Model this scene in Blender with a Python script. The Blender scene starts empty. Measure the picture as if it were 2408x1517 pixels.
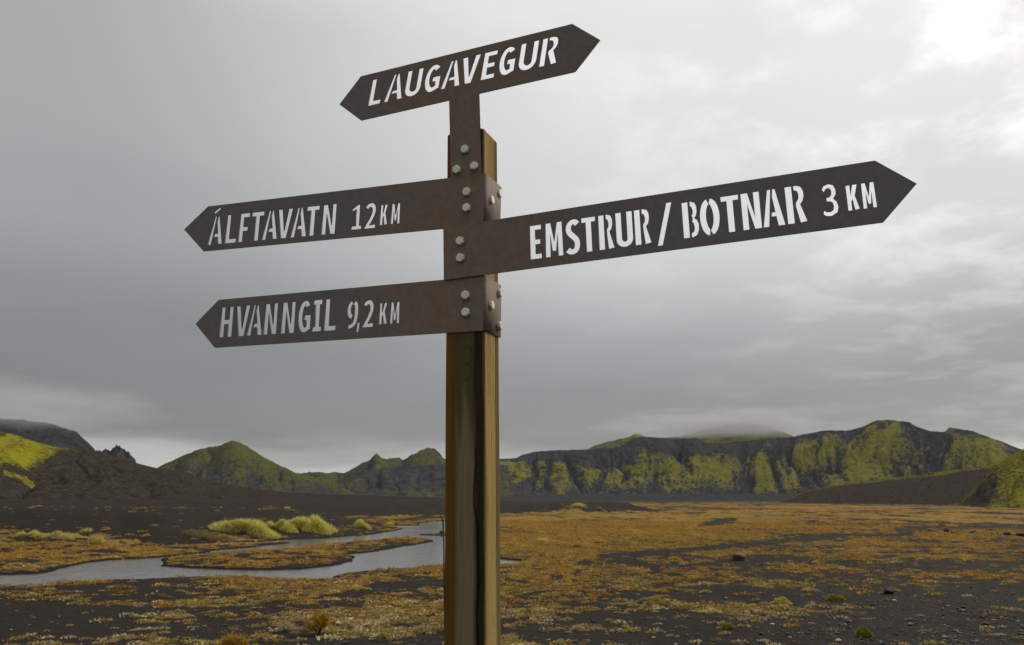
import bpy, bmesh, math, random
import numpy as np
from mathutils import Matrix, Vector

# ------------------------------------------------------------------ camera, sky, sun, exposure
scene = bpy.context.scene
col = scene.collection
EYE = 1.6
PITCH = math.radians(12.348)
ROLL = math.radians(0.071)
LENS = 28.325
F = LENS / 36.0 * 2408.0            # focal length in units of a 2408-wide picture
HORIZON = 758.5 + F * math.tan(PITCH)

cam_data = bpy.data.cameras.new('camera')
cam_data.sensor_width = 36.0
cam_data.lens = LENS
cam_data.clip_start = 0.05
cam_data.clip_end = 40000
cam_data.dof.use_dof = True
cam_data.dof.focus_distance = 2.05
cam_data.dof.aperture_fstop = 14.0
camera = bpy.data.objects.new('camera', cam_data)
col.objects.link(camera)
camera.matrix_world = (Matrix.Translation((0, 0, EYE)) @ Matrix.Rotation(math.pi / 2 + PITCH, 4, 'X')
                       @ Matrix.Rotation(ROLL, 4, 'Z'))
scene.camera = camera

SUN_AZ, SUN_EL = math.radians(46), math.radians(35)     # azimuth to the right of the view direction (+Y)
sun_dir = Vector((math.sin(SUN_AZ) * math.cos(SUN_EL), math.cos(SUN_AZ) * math.cos(SUN_EL), math.sin(SUN_EL)))
sun_data = bpy.data.lights.new('sun', 'SUN')
sun_data.energy = 1.5
sun_data.angle = math.radians(14)
sun_data.color = (1.0, 0.93, 0.82)
sun = bpy.data.objects.new('sun', sun_data)
sun.rotation_euler = (-sun_dir).to_track_quat('-Z', 'Y').to_euler()
sun.location = (30, 30, 60)
col.objects.link(sun)

scene.view_settings.view_transform = 'Standard'
scene.view_settings.look = 'None'
scene.view_settings.gamma = 1.0
scene.view_settings.exposure = 0.38
scene.view_settings.use_curve_mapping = False


class NT:
    """small helper round a node tree"""
    def __init__(self, tree):
        self.t = tree
        tree.nodes.clear()

    def n(self, kind, **kw):
        nd = self.t.nodes.new(kind)
        for k, v in kw.items():
            if k.startswith('in_'):
                key = k[3:]
                key = int(key) if key.isdigit() else key.replace('_', ' ')
                self.set(nd, key, v)
            else:
                setattr(nd, k, v)
        return nd

    def set(self, nd, key, v):
        s = nd.inputs[key]
        if isinstance(v, bpy.types.NodeSocket):
            self.t.links.new(v, s)
        else:
            s.default_value = v

    def math(self, op, a, b=0.0, c=None, clamp=False):
        nd = self.t.nodes.new('ShaderNodeMath')
        nd.operation = op
        nd.use_clamp = clamp
        self.set(nd, 0, a)
        self.set(nd, 1, b)
        if c is not None:
            self.set(nd, 2, c)
        return nd.outputs[0]

    def ramp(self, fac, stops, interp='LINEAR'):
        nd = self.t.nodes.new('ShaderNodeValToRGB')
        nd.color_ramp.interpolation = interp
        el = nd.color_ramp.elements
        while len(el) < len(stops):
            el.new(0.5)
        for e, (p, c) in zip(el, stops):
            e.position = p
            e.color = (c, c, c, 1) if isinstance(c, (int, float)) else (*c, 1)
        self.set(nd, 0, fac)
        return nd.outputs[0]

    def mix(self, fac, a, b, blend='MIX'):
        nd = self.t.nodes.new('ShaderNodeMix')
        nd.data_type = 'RGBA'
        nd.blend_type = blend
        nd.clamp_factor = True
        for k, v in ((0, fac), (6, a), (7, b)):
            if isinstance(v, tuple) and len(v) == 3:
                v = (*v, 1)
            self.set(nd, k, v)
        return nd.outputs[2]

    def smooth(self, v, a, b):
        nd = self.t.nodes.new('ShaderNodeMapRange')
        nd.interpolation_type = 'SMOOTHSTEP'
        self.set(nd, 0, v)
        nd.inputs[1].default_value = a
        nd.inputs[2].default_value = b
        return nd.outputs[0]

    def noise(self, vec, scale, detail=4, rough=0.55, dist=0.0):
        nd = self.t.nodes.new('ShaderNodeTexNoise')
        self.set(nd, 'Vector', vec)
        nd.inputs['Scale'].default_value = scale
        nd.inputs['Detail'].default_value = detail
        nd.inputs['Roughness'].default_value = rough
        nd.inputs['Distortion'].default_value = dist
        return nd.outputs[0]

    def mapping(self, vec, scale=(1, 1, 1), loc=(0, 0, 0), rot=(0, 0, 0)):
        nd = self.t.nodes.new('ShaderNodeMapping')
        self.set(nd, 0, vec)
        nd.inputs['Scale'].default_value = scale
        nd.inputs['Location'].default_value = loc
        nd.inputs['Rotation'].default_value = rot
        return nd.outputs[0]

    def attr(self, name):
        return self.n('ShaderNodeAttribute', attribute_name=name)

    def link(self, a, b):
        self.t.links.new(a, b)


# ---- overcast sky: a bright veil where the sun stands behind cloud, darker cloud base towards the horizon
world = bpy.data.worlds.new('World')
scene.world = world
world.use_nodes = True
w = NT(world.node_tree)
tc = w.n('ShaderNodeTexCoord')
dirv = w.n('ShaderNodeVectorMath', operation='NORMALIZE', in_0=tc.outputs['Generated']).outputs[0]
sep = w.n('ShaderNodeSeparateXYZ', in_0=dirv)
dz = w.math('MAXIMUM', sep.outputs[2], 0.0)
den = w.math('ADD', dz, 0.13)
px_ = w.math('DIVIDE', sep.outputs[0], den)
py_ = w.math('DIVIDE', sep.outputs[1], den)
plane = w.n('ShaderNodeCombineXYZ', in_0=px_, in_1=py_, in_2=0.0).outputs[0]
cloud_big = w.noise(w.mapping(plane, (1, 1, 1), (3.1, 0.4, 0)), 0.55, 3, 0.5)
cloud_mid = w.noise(w.mapping(plane, (1, 1, 1), (0.7, 1.9, 0)), 1.1, 3, 0.5, 0.1)
cloud_fine = w.noise(w.mapping(plane, (1, 1, 1), (5.7, 2.3, 0)), 2.6, 7, 0.6, 0.2)
glow_dot = w.n('ShaderNodeVectorMath', operation='DOT_PRODUCT', in_0=dirv, in_1=tuple(sun_dir)).outputs['Value']
glow_dot = w.math('MAXIMUM', glow_dot, 0.0)
glow = w.smooth(glow_dot, .35, .88)
elev = w.ramp(dz, [(0.0, .215), (.06, .160), (.13, .162), (.19, .195), (.30, .300), (.52, .32), (.75, .58), (1.0, .85)])
# pale gap under the cloud base just over the horizon
azn = w.noise(w.mapping(dirv, (1, 1, 6), (1.2, .3, .1)), 2.6, 4, .55)
gap = w.math('MULTIPLY', w.smooth(dz, .010, .024), w.math('SUBTRACT', 1.0, w.smooth(w.math('ADD', dz, w.math('MULTIPLY', w.math('SUBTRACT', azn, .5), .10)), .034, .080)))
lum = w.math('ADD', elev, w.math('MULTIPLY', gap, .24))
lum = w.math('ADD', lum, w.math('MULTIPLY', glow, w.math('MULTIPLY_ADD', w.smooth(dz, .05, .5), .29, .03)))
lum = w.math('MULTIPLY', lum, w.math('MULTIPLY_ADD', w.math('SUBTRACT', cloud_big, .5), .55, 1.0))
lum = w.math('MULTIPLY', lum, w.math('MULTIPLY_ADD', w.math('SUBTRACT', cloud_mid, .5), .13, 1.0))
breaks = w.math('MULTIPLY', w.smooth(cloud_fine, .46, .64), w.math('POWER', glow_dot, 10.0))
lum = w.math('ADD', lum, w.math('MULTIPLY', breaks, .34))
tint = w.mix(w.smooth(lum, .15, .75), (1.0, .993, .978), (1.0, .992, .968))
cloudcol = w.mix(1.0, tint, w.n('ShaderNodeCombineColor', in_0=lum, in_1=lum, in_2=lum).outputs[0], 'MULTIPLY')
nishita = w.n('ShaderNodeTexSky', sky_type='NISHITA', sun_disc=False, sun_elevation=SUN_EL, sun_rotation=SUN_AZ)
clear = w.mix(1.0, nishita.outputs[0], (.08, .08, .08), 'MULTIPLY')
skycol = w.mix(.93, clear, cloudcol)
bg = w.n('ShaderNodeBackground', in_0=skycol, in_1=1.0)
wout = w.n('ShaderNodeOutputWorld')
w.link(bg.outputs[0], wout.inputs[0])

# ------------------------------------------------------------------ helpers
rng = np.random.default_rng(7)


def tag(o, label=None, cat=None, group=None, kind=None):
    if label:
        o['label'] = label
    if cat:
        o['category'] = cat
    if group:
        o['group'] = group
    if kind:
        o['kind'] = kind
    return o


def link(o, parent=None):
    col.objects.link(o)
    if parent is not None:
        o.parent = parent
    return o


def empty(name, loc=(0, 0, 0)):
    o = bpy.data.objects.new(name, None)
    o.location = loc
    o.empty_display_size = .1
    return link(o)


def mesh_np(name, verts, faces, mat=None, smooth=True):
    """verts (n,3); faces (m,3) or (m,4) int array"""
    verts = np.asarray(verts, np.float32)
    faces = np.asarray(faces, np.int32)
    me = bpy.data.meshes.new(name)
    k = faces.shape[1]
    me.vertices.add(len(verts))
    me.vertices.foreach_set('co', verts.ravel())
    me.loops.add(faces.size)
    me.loops.foreach_set('vertex_index', faces.ravel())
    me.polygons.add(len(faces))
    me.polygons.foreach_set('loop_start', np.arange(0, faces.size, k, dtype=np.int32))
    me.polygons.foreach_set('use_smooth', np.full(len(faces), smooth, bool))
    me.update(calc_edges=True)
    if mat:
        me.materials.append(mat)
    return me


def attr_f(me, name, vals):
    a = me.attributes.new(name, 'FLOAT', 'POINT')
    a.data.foreach_set('value', np.asarray(vals, np.float32).ravel())


def attr_c(me, name, rgb):
    rgba = np.ones((len(rgb), 4), np.float32)
    rgba[:, :3] = rgb
    a = me.attributes.new(name, 'FLOAT_COLOR', 'POINT')
    a.data.foreach_set('color', rgba.ravel())


def obj(name, me, parent=None, matrix=None):
    o = bpy.data.objects.new(name, me)
    link(o, parent)
    if matrix is not None:
        o.matrix_local = matrix
    return o


def hash2(ix, iy, seed):
    h = (ix.astype(np.int64) * 374761393 + iy.astype(np.int64) * 668265263 + seed * 974711) & 0xffffffff
    h = ((h ^ (h >> 13)) * 1274126177) & 0xffffffff
    h = (h ^ (h >> 16)) & 0xffffff
    return h / float(0xffffff)


def vnoise(x, y, seed=0):
    ix, iy = np.floor(x), np.floor(y)
    fx, fy = x - ix, y - iy
    ux, uy = fx * fx * fx * (fx * (fx * 6 - 15) + 10), fy * fy * fy * (fy * (fy * 6 - 15) + 10)
    a, b = hash2(ix, iy, seed), hash2(ix + 1, iy, seed)
    c, d = hash2(ix, iy + 1, seed), hash2(ix + 1, iy + 1, seed)
    return (a * (1 - ux) + b * ux) * (1 - uy) + (c * (1 - ux) + d * ux) * uy


def fbm(x, y, seed=0, octaves=4, gain=.5):
    s, a, tot = 0.0, 1.0, 0.0
    cs, sn = math.cos(.6), math.sin(.6)
    for i in range(octaves):
        s = s + a * vnoise(x, y, seed + i * 17)
        tot += a
        a *= gain
        x, y = (x * cs - y * sn) * 2.03 + 11.3, (x * sn + y * cs) * 2.03 - 7.9
    return s / tot


def ridged(x, y, seed=0, octaves=4, gain=.5):
    s, a, tot = 0.0, 1.0, 0.0
    for i in range(octaves):
        s = s + a * (1 - np.abs(2 * vnoise(x, y, seed + i * 31) - 1))
        tot += a
        a *= gain
        x, y = x * 2.07 + 5.1, y * 2.07 + 3.3
    return s / tot


def sstep(v, a, b):
    t = np.clip((v - a) / (b - a), 0, 1)
    return t * t * (3 - 2 * t)


CP, SP = math.cos(PITCH), math.sin(PITCH)


def ray(px, py):
    """world direction through a point of the 2408 x 1517 picture"""
    a = (np.asarray(px, float) - 1204.0) / F
    b = -(np.asarray(py, float) - 758.5) / F
    return a, CP - b * SP, SP + b * CP


def at(px, py, z=0.0):
    dx, dy, dzz = ray(px, py)
    t = (z - EYE) / dzz
    return np.stack([dx * t, dy * t], -1)


def to_px(X, Y, Z):
    d = Y * CP + (Z - EYE) * SP
    d = np.maximum(d, 1e-3)
    up = -Y * SP + (Z - EYE) * CP
    return 1204 + F * X / d, 758.5 - F * up / d


def sdf(P, poly):
    """signed distance (positive inside) of points P (n,2) to polygon (k,2)"""
    poly = np.asarray(poly, float)
    best = np.full(len(P), 1e18)
    inside = np.zeros(len(P), bool)
    for a, b in zip(poly, np.roll(poly, -1, 0)):
        e = b - a
        d = P - a
        t = np.clip((d @ e) / max(e @ e, 1e-12), 0, 1)
        q = d - t[:, None] * e
        best = np.minimum(best, (q * q).sum(1))
        cond = (a[1] > P[:, 1]) != (b[1] > P[:, 1])
        xi = a[0] + (P[:, 1] - a[1]) / (e[1] if abs(e[1]) > 1e-12 else 1e-12) * e[0]
        inside ^= cond & (P[:, 0] < xi)
    d = np.sqrt(best)
    return np.where(inside, d, -d)


# ------------------------------------------------------------------ materials
def new_mat(name):
    m = bpy.data.materials.new(name)
    m.use_nodes = True
    return m, NT(m.node_tree)


def finish(n, shader, disp=None):
    o = n.n('ShaderNodeOutputMaterial')
    n.link(shader, o.inputs[0])


def bump(n, height, strength=.5, dist=.01):
    b = n.n('ShaderNodeBump', in_Strength=strength, in_Distance=dist)
    n.set(b, 'Height', height)
    return b.outputs[0]


def mat_plant(name, transl=.35):
    m, n = new_mat(name)
    a = n.attr('tint').outputs['Color']
    g = n.n('ShaderNodeNewGeometry')
    v = n.noise(g.outputs['Position'], 30, 2)
    c = n.mix(1.0, a, n.ramp(v, [(.3, .75), (.7, 1.25)]), 'MULTIPLY')
    d = n.n('ShaderNodeBsdfPrincipled', in_Base_Color=c, in_Roughness=.8)
    d.inputs['Specular IOR Level'].default_value = .15
    t = n.n('ShaderNodeBsdfTranslucent', in_Color=c)
    mx = n.n('ShaderNodeMixShader', in_0=transl)
    n.link(d.outputs[0], mx.inputs[1])
    n.link(t.outputs[0], mx.inputs[2])
    finish(n, mx.outputs[0])
    return m


def mat_ground():
    m, n = new_mat('black_sand_and_heath')
    pos = n.n('ShaderNodeNewGeometry').outputs['Position']
    cover = n.attr('cover').outputs['Fac']
    orange = n.attr('orange').outputs['Fac']
    wet = n.attr('wet').outputs['Fac']
    gravel = n.attr('gravel').outputs['Fac']
    n1 = n.noise(pos, 1.3, 5, .6)
    n2 = n.noise(pos, 9.0, 5, .65)
    n3 = n.noise(pos, 48.0, 4, .75)
    n4 = n.noise(n.mapping(pos, (1, 1, 1), (40, 3, 0)), .35, 4, .55)
    vor = n.n('ShaderNodeTexVoronoi', in_Vector=pos, in_Scale=26.0)
    sand = n.mix(n3, (.008, .0066, .0055), (.046, .038, .031))
    sand = n.mix(n.smooth(n1, .35, .7), sand, (.028, .0235, .019))
    stone = n.mix(vor.outputs['Color'], (.012, .012, .0125), (.085, .083, .082))
    chips = n.math('MULTIPLY', n.smooth(n.noise(pos, 22, 3, .7), .50, .62), n.math('MULTIPLY_ADD', gravel, .6, .30))
    sand = n.mix(chips, sand, stone)
    sand = n.mix(n.math('MULTIPLY', wet, .75), sand, (.016, .015, .014))
    tan = n.mix(n2, (.09, .066, .026), (.32, .235, .09))
    rust = n.mix(n2, (.13, .066, .011), (.42, .225, .036))
    olive = n.mix(n2, (.11, .10, .022), (.27, .24, .05))
    veg = n.mix(orange, tan, rust)
    n5 = n.noise(n.mapping(pos, (1, .3, 1), (7, 2, 0)), .12, 5, .65)
    veg = n.mix(n.smooth(n5, .42, .68), veg, n.mix(n2, (.10, .072, .018), (.30, .21, .05)))
    veg = n.mix(n.smooth(n.noise(n.mapping(pos, (1, .25, 1), (3, 8, 0)), .3, 5, .65), .47, .61), veg, (.050, .038, .022))
    veg = n.mix(n.smooth(n4, .52, .72), veg, olive)
    red = n.mix(n2, (.16, .065, .03), (.30, .13, .06))
    veg = n.mix(n.smooth(n.noise(n.mapping(pos, (1, 1, 1), (9, 70, 0)), .6, 4), .56, .72), veg, red)
    # ragged small-scale edge of the plant cover
    gate = n.math('MULTIPLY', cover, 7.0, clamp=True)
    edge = n.math('ADD', cover, n.math('MULTIPLY', gate, n.math('MULTIPLY', n.math('SUBTRACT', n.math('MULTIPLY_ADD', n3, .5, n.math('MULTIPLY', n2, .5)), .5), 3.4)))
    fac = n.smooth(edge, .36, .70)
    veg = n.mix(1.0, veg, n.ramp(n.noise(n.mapping(pos, (1, .5, 1)), 2.2, 5, .7), [(.30, .45), (.55, 1.0), (.75, 1.25)]), 'MULTIPLY')  # uneven darkening, paints in the shade plants cast on one another
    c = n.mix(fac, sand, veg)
    bh = n.math('ADD', n.math('MULTIPLY', n3, .35), n.math('ADD', n.math('MULTIPLY', n2, .6), n.math('MULTIPLY', fac, .5)))
    bs = n.n('ShaderNodeBsdfPrincipled', in_Base_Color=c, in_Roughness=.9)
    bs.inputs['Specular IOR Level'].default_value = .03
    n.set(bs, 'Normal', bump(n, bh, .9, .05))
    finish(n, bs.outputs[0])
    return m


def mat_hill(name, rock=((.020, .021, .025), (.058, .056, .058)), moss=((.070, .074, .018), (.225, .198, .032)), scale=.05, bumpd=3.0, contrast=1.0):
    m, n = new_mat(name)
    pos = n.n('ShaderNodeNewGeometry').outputs['Position']
    a = n.attr('moss').outputs['Fac']
    n1 = n.noise(pos, scale, 6, .62)
    n2 = n.noise(n.mapping(pos, (1, .6, .35)), scale * 4, 5, .65)
    n3 = n.noise(n.mapping(pos, (1, .6, .5)), scale * 14, 4, .65)
    r = n.mix(n.smooth(n.math('MULTIPLY_ADD', n3, .5, n.math('MULTIPLY', n2, .5)), .34, .66), rock[0], rock[1])
    g = n.mix(n.math('MULTIPLY_ADD', n3, .6, n.math('MULTIPLY', n1, .4)), moss[0], moss[1])
    gate = n.math('MULTIPLY', a, 5.0, clamp=True)
    e = n.math('ADD', a, n.math('MULTIPLY', n.math('SUBTRACT', n.math('MULTIPLY_ADD', n2, .4, n.math('MULTIPLY', n3, .6)), .5), n.math('MULTIPLY', gate, 3.0 * contrast)))
    c = n.mix(n.smooth(e, .22, .74), r, g)
    bs = n.n('ShaderNodeBsdfPrincipled', in_Base_Color=c, in_Roughness=.95)
    bs.inputs['Specular IOR Level'].default_value = .0
    n.set(bs, 'Normal', bump(n, n.math('MULTIPLY_ADD', n2, .7, n.math('MULTIPLY', n3, .5)), .8, bumpd))
    finish(n, bs.outputs[0])
    return m


def mat_water():
    m, n = new_mat('river_water')
    pos = n.n('ShaderNodeNewGeometry').outputs['Position']
    r1 = n.noise(n.mapping(pos, (1, .45, 1)), 3.0, 4, .6, .4)
    r2 = n.noise(n.mapping(pos, (1, .5, 1), (4, 9, 0)), 14.0, 2, .5)
    rn = n.noise(n.mapping(pos, (1, 2.2, 1)), .16, 3, .5)
    bs = n.n('ShaderNodeBsdfPrincipled', in_Base_Color=(.13, .13, .137, 1), in_Roughness=.09)
    bs.inputs['IOR'].default_value = 1.33
    n.set(bs, 'Roughness', n.math('MULTIPLY_ADD', rn, .16, .03))
    n.set(bs, 'Normal', bump(n, n.math('MULTIPLY_ADD', r2, .25, r1), .22, .06))
    finish(n, bs.outputs[0])
    return m


def mat_rust():
    m, n = new_mat('weathered_steel')
    pos = n.n('ShaderNodeTexCoord').outputs['Object']
    s = n.n('ShaderNodeSeparateXYZ', in_0=pos)
    ax = n.math('ABSOLUTE', s.outputs[0])
    near = n.math('SUBTRACT', 1.0, n.smooth(ax, .05, .42))
    n1 = n.noise(pos, 7, 5, .6)
    n2 = n.noise(pos, 60, 4, .7)
    n3 = n.noise(n.mapping(pos, (1, 1, .10)), 48, 4, .7)
    base = n.mix(n2, (.132, .127, .133), (.215, .206, .211))
    rust = n.mix(n2, (.145, .105, .078), (.300, .205, .135))
    f = n.math('ADD', n.math('MULTIPLY', near, .70), n.math('MULTIPLY', n.math('SUBTRACT', n1, .42), 1.5), clamp=True)
    f = n.math('MULTIPLY', f, n.math('MULTIPLY_ADD', n3, 1.5, .15), clamp=True)
    c = n.mix(f, base, rust)
    bs = n.n('ShaderNodeBsdfPrincipled', in_Base_Color=c, in_Roughness=.85)
    bs.inputs['Specular IOR Level'].default_value = .12
    n.set(bs, 'Normal', bump(n, n2, .25, .0015))
    finish(n, bs.outputs[0])
    return m


def mat_bolt():
    m, n = new_mat('galvanised_bolt')
    pos = n.n('ShaderNodeTexCoord').outputs['Object']
    n2 = n.noise(pos, 260, 3, .7)
    c = n.mix(n2, (.66, .62, .50), (.90, .87, .76))
    bs = n.n('ShaderNodeBsdfPrincipled', in_Base_Color=c, in_Roughness=.5)
    bs.inputs['Metallic'].default_value = .0
    n.set(bs, 'Normal', bump(n, n2, .3, .0006))
    finish(n, bs.outputs[0])
    return m


def mat_wood():
    m, n = new_mat('weathered_timber')
    pos = n.n('ShaderNodeTexCoord').outputs['Object']
    s = n.n('ShaderNodeSeparateXYZ', in_0=pos)
    x, y, z = s.outputs
    wob = n.noise(n.mapping(pos, (1, 1, .9)), 5, 3, .5)
    xw = n.math('ADD', x, n.math('MULTIPLY', n.math('SUBTRACT', wob, .5), .020))
    gv = n.n('ShaderNodeCombineXYZ', in_0=n.math('MULTIPLY', xw, 1.0), in_1=y, in_2=n.math('MULTIPLY', z, .018)).outputs[0]
    grain = n.noise(gv, 330, 5, .65)
    grain2 = n.noise(gv, 75, 4, .6)
    streak = n.noise(n.mapping(pos, (1, 1, .10)), 55, 4, .6)
    nx = n.math('MULTIPLY_ADD', x, 10.0, .5)          # 0 .. 1 across the front face
    nxw = n.math('ADD', nx, n.math('MULTIPLY', n.math('SUBTRACT', wob, .5), .12))
    # pale straw timber (right side and wherever it is not stained), right sky's light added to its colour
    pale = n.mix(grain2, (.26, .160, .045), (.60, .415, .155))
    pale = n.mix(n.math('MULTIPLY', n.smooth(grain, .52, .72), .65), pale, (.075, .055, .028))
    # front face: rust run-off on the left edge, green-brown damp top, grey weathered middle
    damp = n.mix(grain2, (.066, .052, .024), (.155, .120, .060))
    rusty = n.mix(streak, (.060, .030, .010), (.23, .125, .030))
    grey = n.mix(grain, (.135, .104, .068), (.32, .255, .170))
    flame = n.math('ADD', z, n.math('MULTIPLY_ADD', n.math('SINE', n.math('MULTIPLY', nxw, 21.0)), .055, n.math('MULTIPLY', streak, .10)))
    greyf = n.math('SUBTRACT', 1.0, n.smooth(flame, 1.76, 1.90))
    front = n.mix(greyf, damp, grey)
    front = n.mix(n.math('MULTIPLY', n.smooth(nxw, .66, .80), n.math('SUBTRACT', 1.0, n.smooth(nxw, .93, .99))), front, n.mix(grain, (.020, .014, .007), (.060, .044, .022)))  # dark streaked band; stops short so light on the corner is painted in
    front = n.mix(n.math('SUBTRACT', 1.0, n.smooth(nxw, .24, .36)), front, rusty)
    front = n.mix(n.math('MULTIPLY', n.smooth(grain2, .55, .75), .35), front, (.020, .015, .010))
    # two faint dark rings rubbed on the damp part
    for cz, r in ((1.925, .022), (1.885, .020)):
        dxx = n.math('SUBTRACT', x, -.002)
        dzz_ = n.math('SUBTRACT', z, cz)
        rr = n.math('SQRT', n.math('ADD', n.math('MULTIPLY', dxx, dxx), n.math('MULTIPLY', dzz_, dzz_)))
        ring = n.math('SUBTRACT', 1.0, n.smooth(n.math('ABSOLUTE', n.math('SUBTRACT', rr, r)), .001, .004))
        front = n.mix(n.math('MULTIPLY', n.math('MULTIPLY', ring, n.smooth(nx, .35, .6)), .28), front, (.012, .011, .008))
    geo = n.n('ShaderNodeNewGeometry')
    isfront = n.attr('front').outputs['Fac']
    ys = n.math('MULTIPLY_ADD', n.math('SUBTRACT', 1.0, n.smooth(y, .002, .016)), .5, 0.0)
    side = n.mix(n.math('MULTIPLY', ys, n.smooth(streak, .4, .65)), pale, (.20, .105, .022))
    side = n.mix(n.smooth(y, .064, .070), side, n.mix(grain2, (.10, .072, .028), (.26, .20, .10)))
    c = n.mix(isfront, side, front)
    crack = n.attr('crack').outputs['Fac']
    c = n.mix(crack, c, (.012, .008, .005))
    bs = n.n('ShaderNodeBsdfPrincipled', in_Base_Color=c, in_Roughness=.9)
    bs.inputs['Specular IOR Level'].default_value = .08
    n.set(bs, 'Normal', bump(n, n.math('MULTIPLY_ADD', grain, .7, n.math('MULTIPLY', grain2, .7)), .95, .0035))
    finish(n, bs.outputs[0])
    return m


def mat_stone(name, lo, hi, scale=8):
    m, n = new_mat(name)
    pos = n.n('ShaderNodeTexCoord').outputs['Object']
    n1 = n.noise(pos, scale, 5, .65)
    n2 = n.noise(pos, scale * 5, 4, .65)
    c = n.mix(n1, lo, hi)
    bs = n.n('ShaderNodeBsdfPrincipled', in_Base_Color=c, in_Roughness=.85)
    n.set(bs, 'Normal', bump(n, n.math('MULTIPLY_ADD', n2, .5, n1), .7, .02))
    finish(n, bs.outputs[0])
    return m


TH = .0032
M_GROUND = mat_ground()
M_WATER = mat_water()
M_PLANT = mat_plant('dry_plant_leaf', .5)
M_CUSHION = mat_plant('cushion_plant', .15)
M_STEEL = mat_rust()
M_BOLT = mat_bolt()
M_WOOD = mat_wood()

# ------------------------------------------------------------------ ground
WATER_Z = -.12
GY = [1176, 1186, 1192, 1205, 1225, 1250, 1280, 1310, 1340, 1370, 1400, 1440, 1480, 1530]
GX = [-400, 0, 200, 400, 600, 800, 1000, 1200, 1400, 1600, 1800, 2000, 2200, 2408, 2800]
COVER = np.array([
    [0.] * 15,
    [.05, .05, .05, .05, .05, .05, .08, .3, .6, .7, .7, .6, .6, .5, .5],
    [.08, .08, .08, .08, .08, .08, .10, .5, .9, .92, .9, .85, .8, .8, .7],
    [.08, .08, .08, .08, .10, .10, .6, .95, .95, .92, .9, .88, .85, .8, .7],
    [.2, .2, .2, .2, .25, .25, .9, .95, .95, .92, .9, .85, .75, .6, .6],
    [.45, .4, .35, .35, .4, .3, .6, .95, .92, .9, .85, .7, .55, .5, .45],
    [.7, .75, .75, .7, .6, .5, .55, .9, .88, .8, .6, .7, .65, .55, .5],
    [.6, .6, .6, .6, .45, .42, .45, .85, .8, .7, .6, .6, .5, .45, .4],
    [.5, .5, .5, .5, .45, .45, .6, .7, .65, .55, .5, .45, .4, .3, .25],
    [.2, .2, .3, .5, .85, .9, .9, .6, .5, .45, .4, .4, .35, .2, .15],
    [.85, .9, .9, .8, .7, .65, .6, .55, .4, .35, .35, .35, .3, .15, .1],
    [.1, .1, .2, .45, .6, .5, .5, .4, .28, .28, .28, .22, .12, .08, .05],
    [.1, .1, .25, .5, .5, .42, .4, .32, .32, .32, .28, .14, .08, .06, .05],
    [.15, .15, .3, .45, .5, .45, .45, .55, .4, .32, .2, .10, .08, .07, .05]])
ORANGE_Y = [1176, 1190, 1230, 1280, 1330, 1370, 1400, 1440, 1530]
ORANGE_V = [.9, 1.0, 1.0, .95, .85, .85, .6, .15, .08]
# bare dark tracks: (x, y, half height) in picture units of the ground they lie on
TRACKS = [
    [(-100, 1475, 34), (0, 1462, 30), (150, 1447, 24), (330, 1432, 12), (560, 1428, 6), (665, 1418, 7), (750, 1407, 8), (853, 1392, 8), (960, 1375, 7), (1043, 1364, 7), (1200, 1345, 5)],
    [(1400, 1309, 7), (1550, 1300, 9), (1650, 1290, 9), (1790, 1274, 9), (1950, 1262, 8), (2150, 1254, 5)],
    [(1531, 1337, 5), (1713, 1321, 5), (1900, 1316, 4)],
    [(-100, 1392, 6), (150, 1382, 6), (400, 1368, 5), (560, 1363, 2)],
    [(2100, 1244, 5), (2300, 1238, 6), (2500, 1236, 6)],
    [(1640, 1235, 4), (1700, 1228, 9), (1730, 1222, 4)],
]


def bilinear(px, py, xs, ys, tab):
    xs, ys = np.asarray(xs, float), np.asarray(ys, float)
    px, py = np.clip(px, xs[0], xs[-1] - 1e-6), np.clip(py, ys[0], ys[-1] - 1e-6)
    i = np.clip(np.searchsorted(xs, px, 'right') - 1, 0, len(xs) - 2)
    j = np.clip(np.searchsorted(ys, py, 'right') - 1, 0, len(ys) - 2)
    u, v = (px - xs[i]) / (xs[i + 1] - xs[i]), (py - ys[j]) / (ys[j + 1] - ys[j])
    return (tab[j, i] * (1 - u) + tab[j, i + 1] * u) * (1 - v) + (tab[j + 1, i] * (1 - u) + tab[j + 1, i + 1] * u) * v


def A(pts, z=WATER_Z):
    p = np.array(pts, float)
    return at(p[:, 0], p[:, 1], z)


RIVER = A([(-300, 1406), (0, 1386.6), (150, 1376.6), (275, 1366.6), (387, 1361.6), (500, 1359), (602, 1360.3), (666, 1365), (760, 1363.8),
           (788, 1355.6), (853, 1346), (924, 1341.5), (1043, 1332), (1180, 1331), (1250, 1321), (1180, 1315), (1112, 1300), (1092, 1270),
           (1082, 1240), (1072, 1226), (1043, 1226), (1017, 1226.7), (987, 1231), (984, 1236), (928, 1236), (942, 1244), (919, 1251),
           (877, 1257), (760, 1266.5), (666, 1270), (600, 1274), (450, 1280), (300, 1287.5), (282, 1290), (375, 1289.5), (500, 1284), (602, 1280), (680, 1277.5),
           (596, 1287.6), (500, 1297), (475, 1301.6), (375, 1311.6), (250, 1318), (200, 1325), (150, 1336.6), (95, 1349), (0, 1354), (-300, 1366)])
ISLAND = A([(1027, 1273.5), (994, 1266.5), (935, 1266), (898, 1270), (760, 1281.7), (642, 1294.6), (502, 1303), (475, 1306.6), (400, 1315),
            (385, 1324), (372, 1333), (425, 1336.6), (487, 1339), (642, 1341.5), (713, 1340), (783, 1331), (830, 1320.4), (831, 1312), (818, 1306),
            (853, 1300.5), (924, 1290), (994, 1279.4)])
SHOAL = A([(215, 1332), (300, 1325), (372, 1322), (385, 1330), (300, 1337), (225, 1342)])
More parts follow.
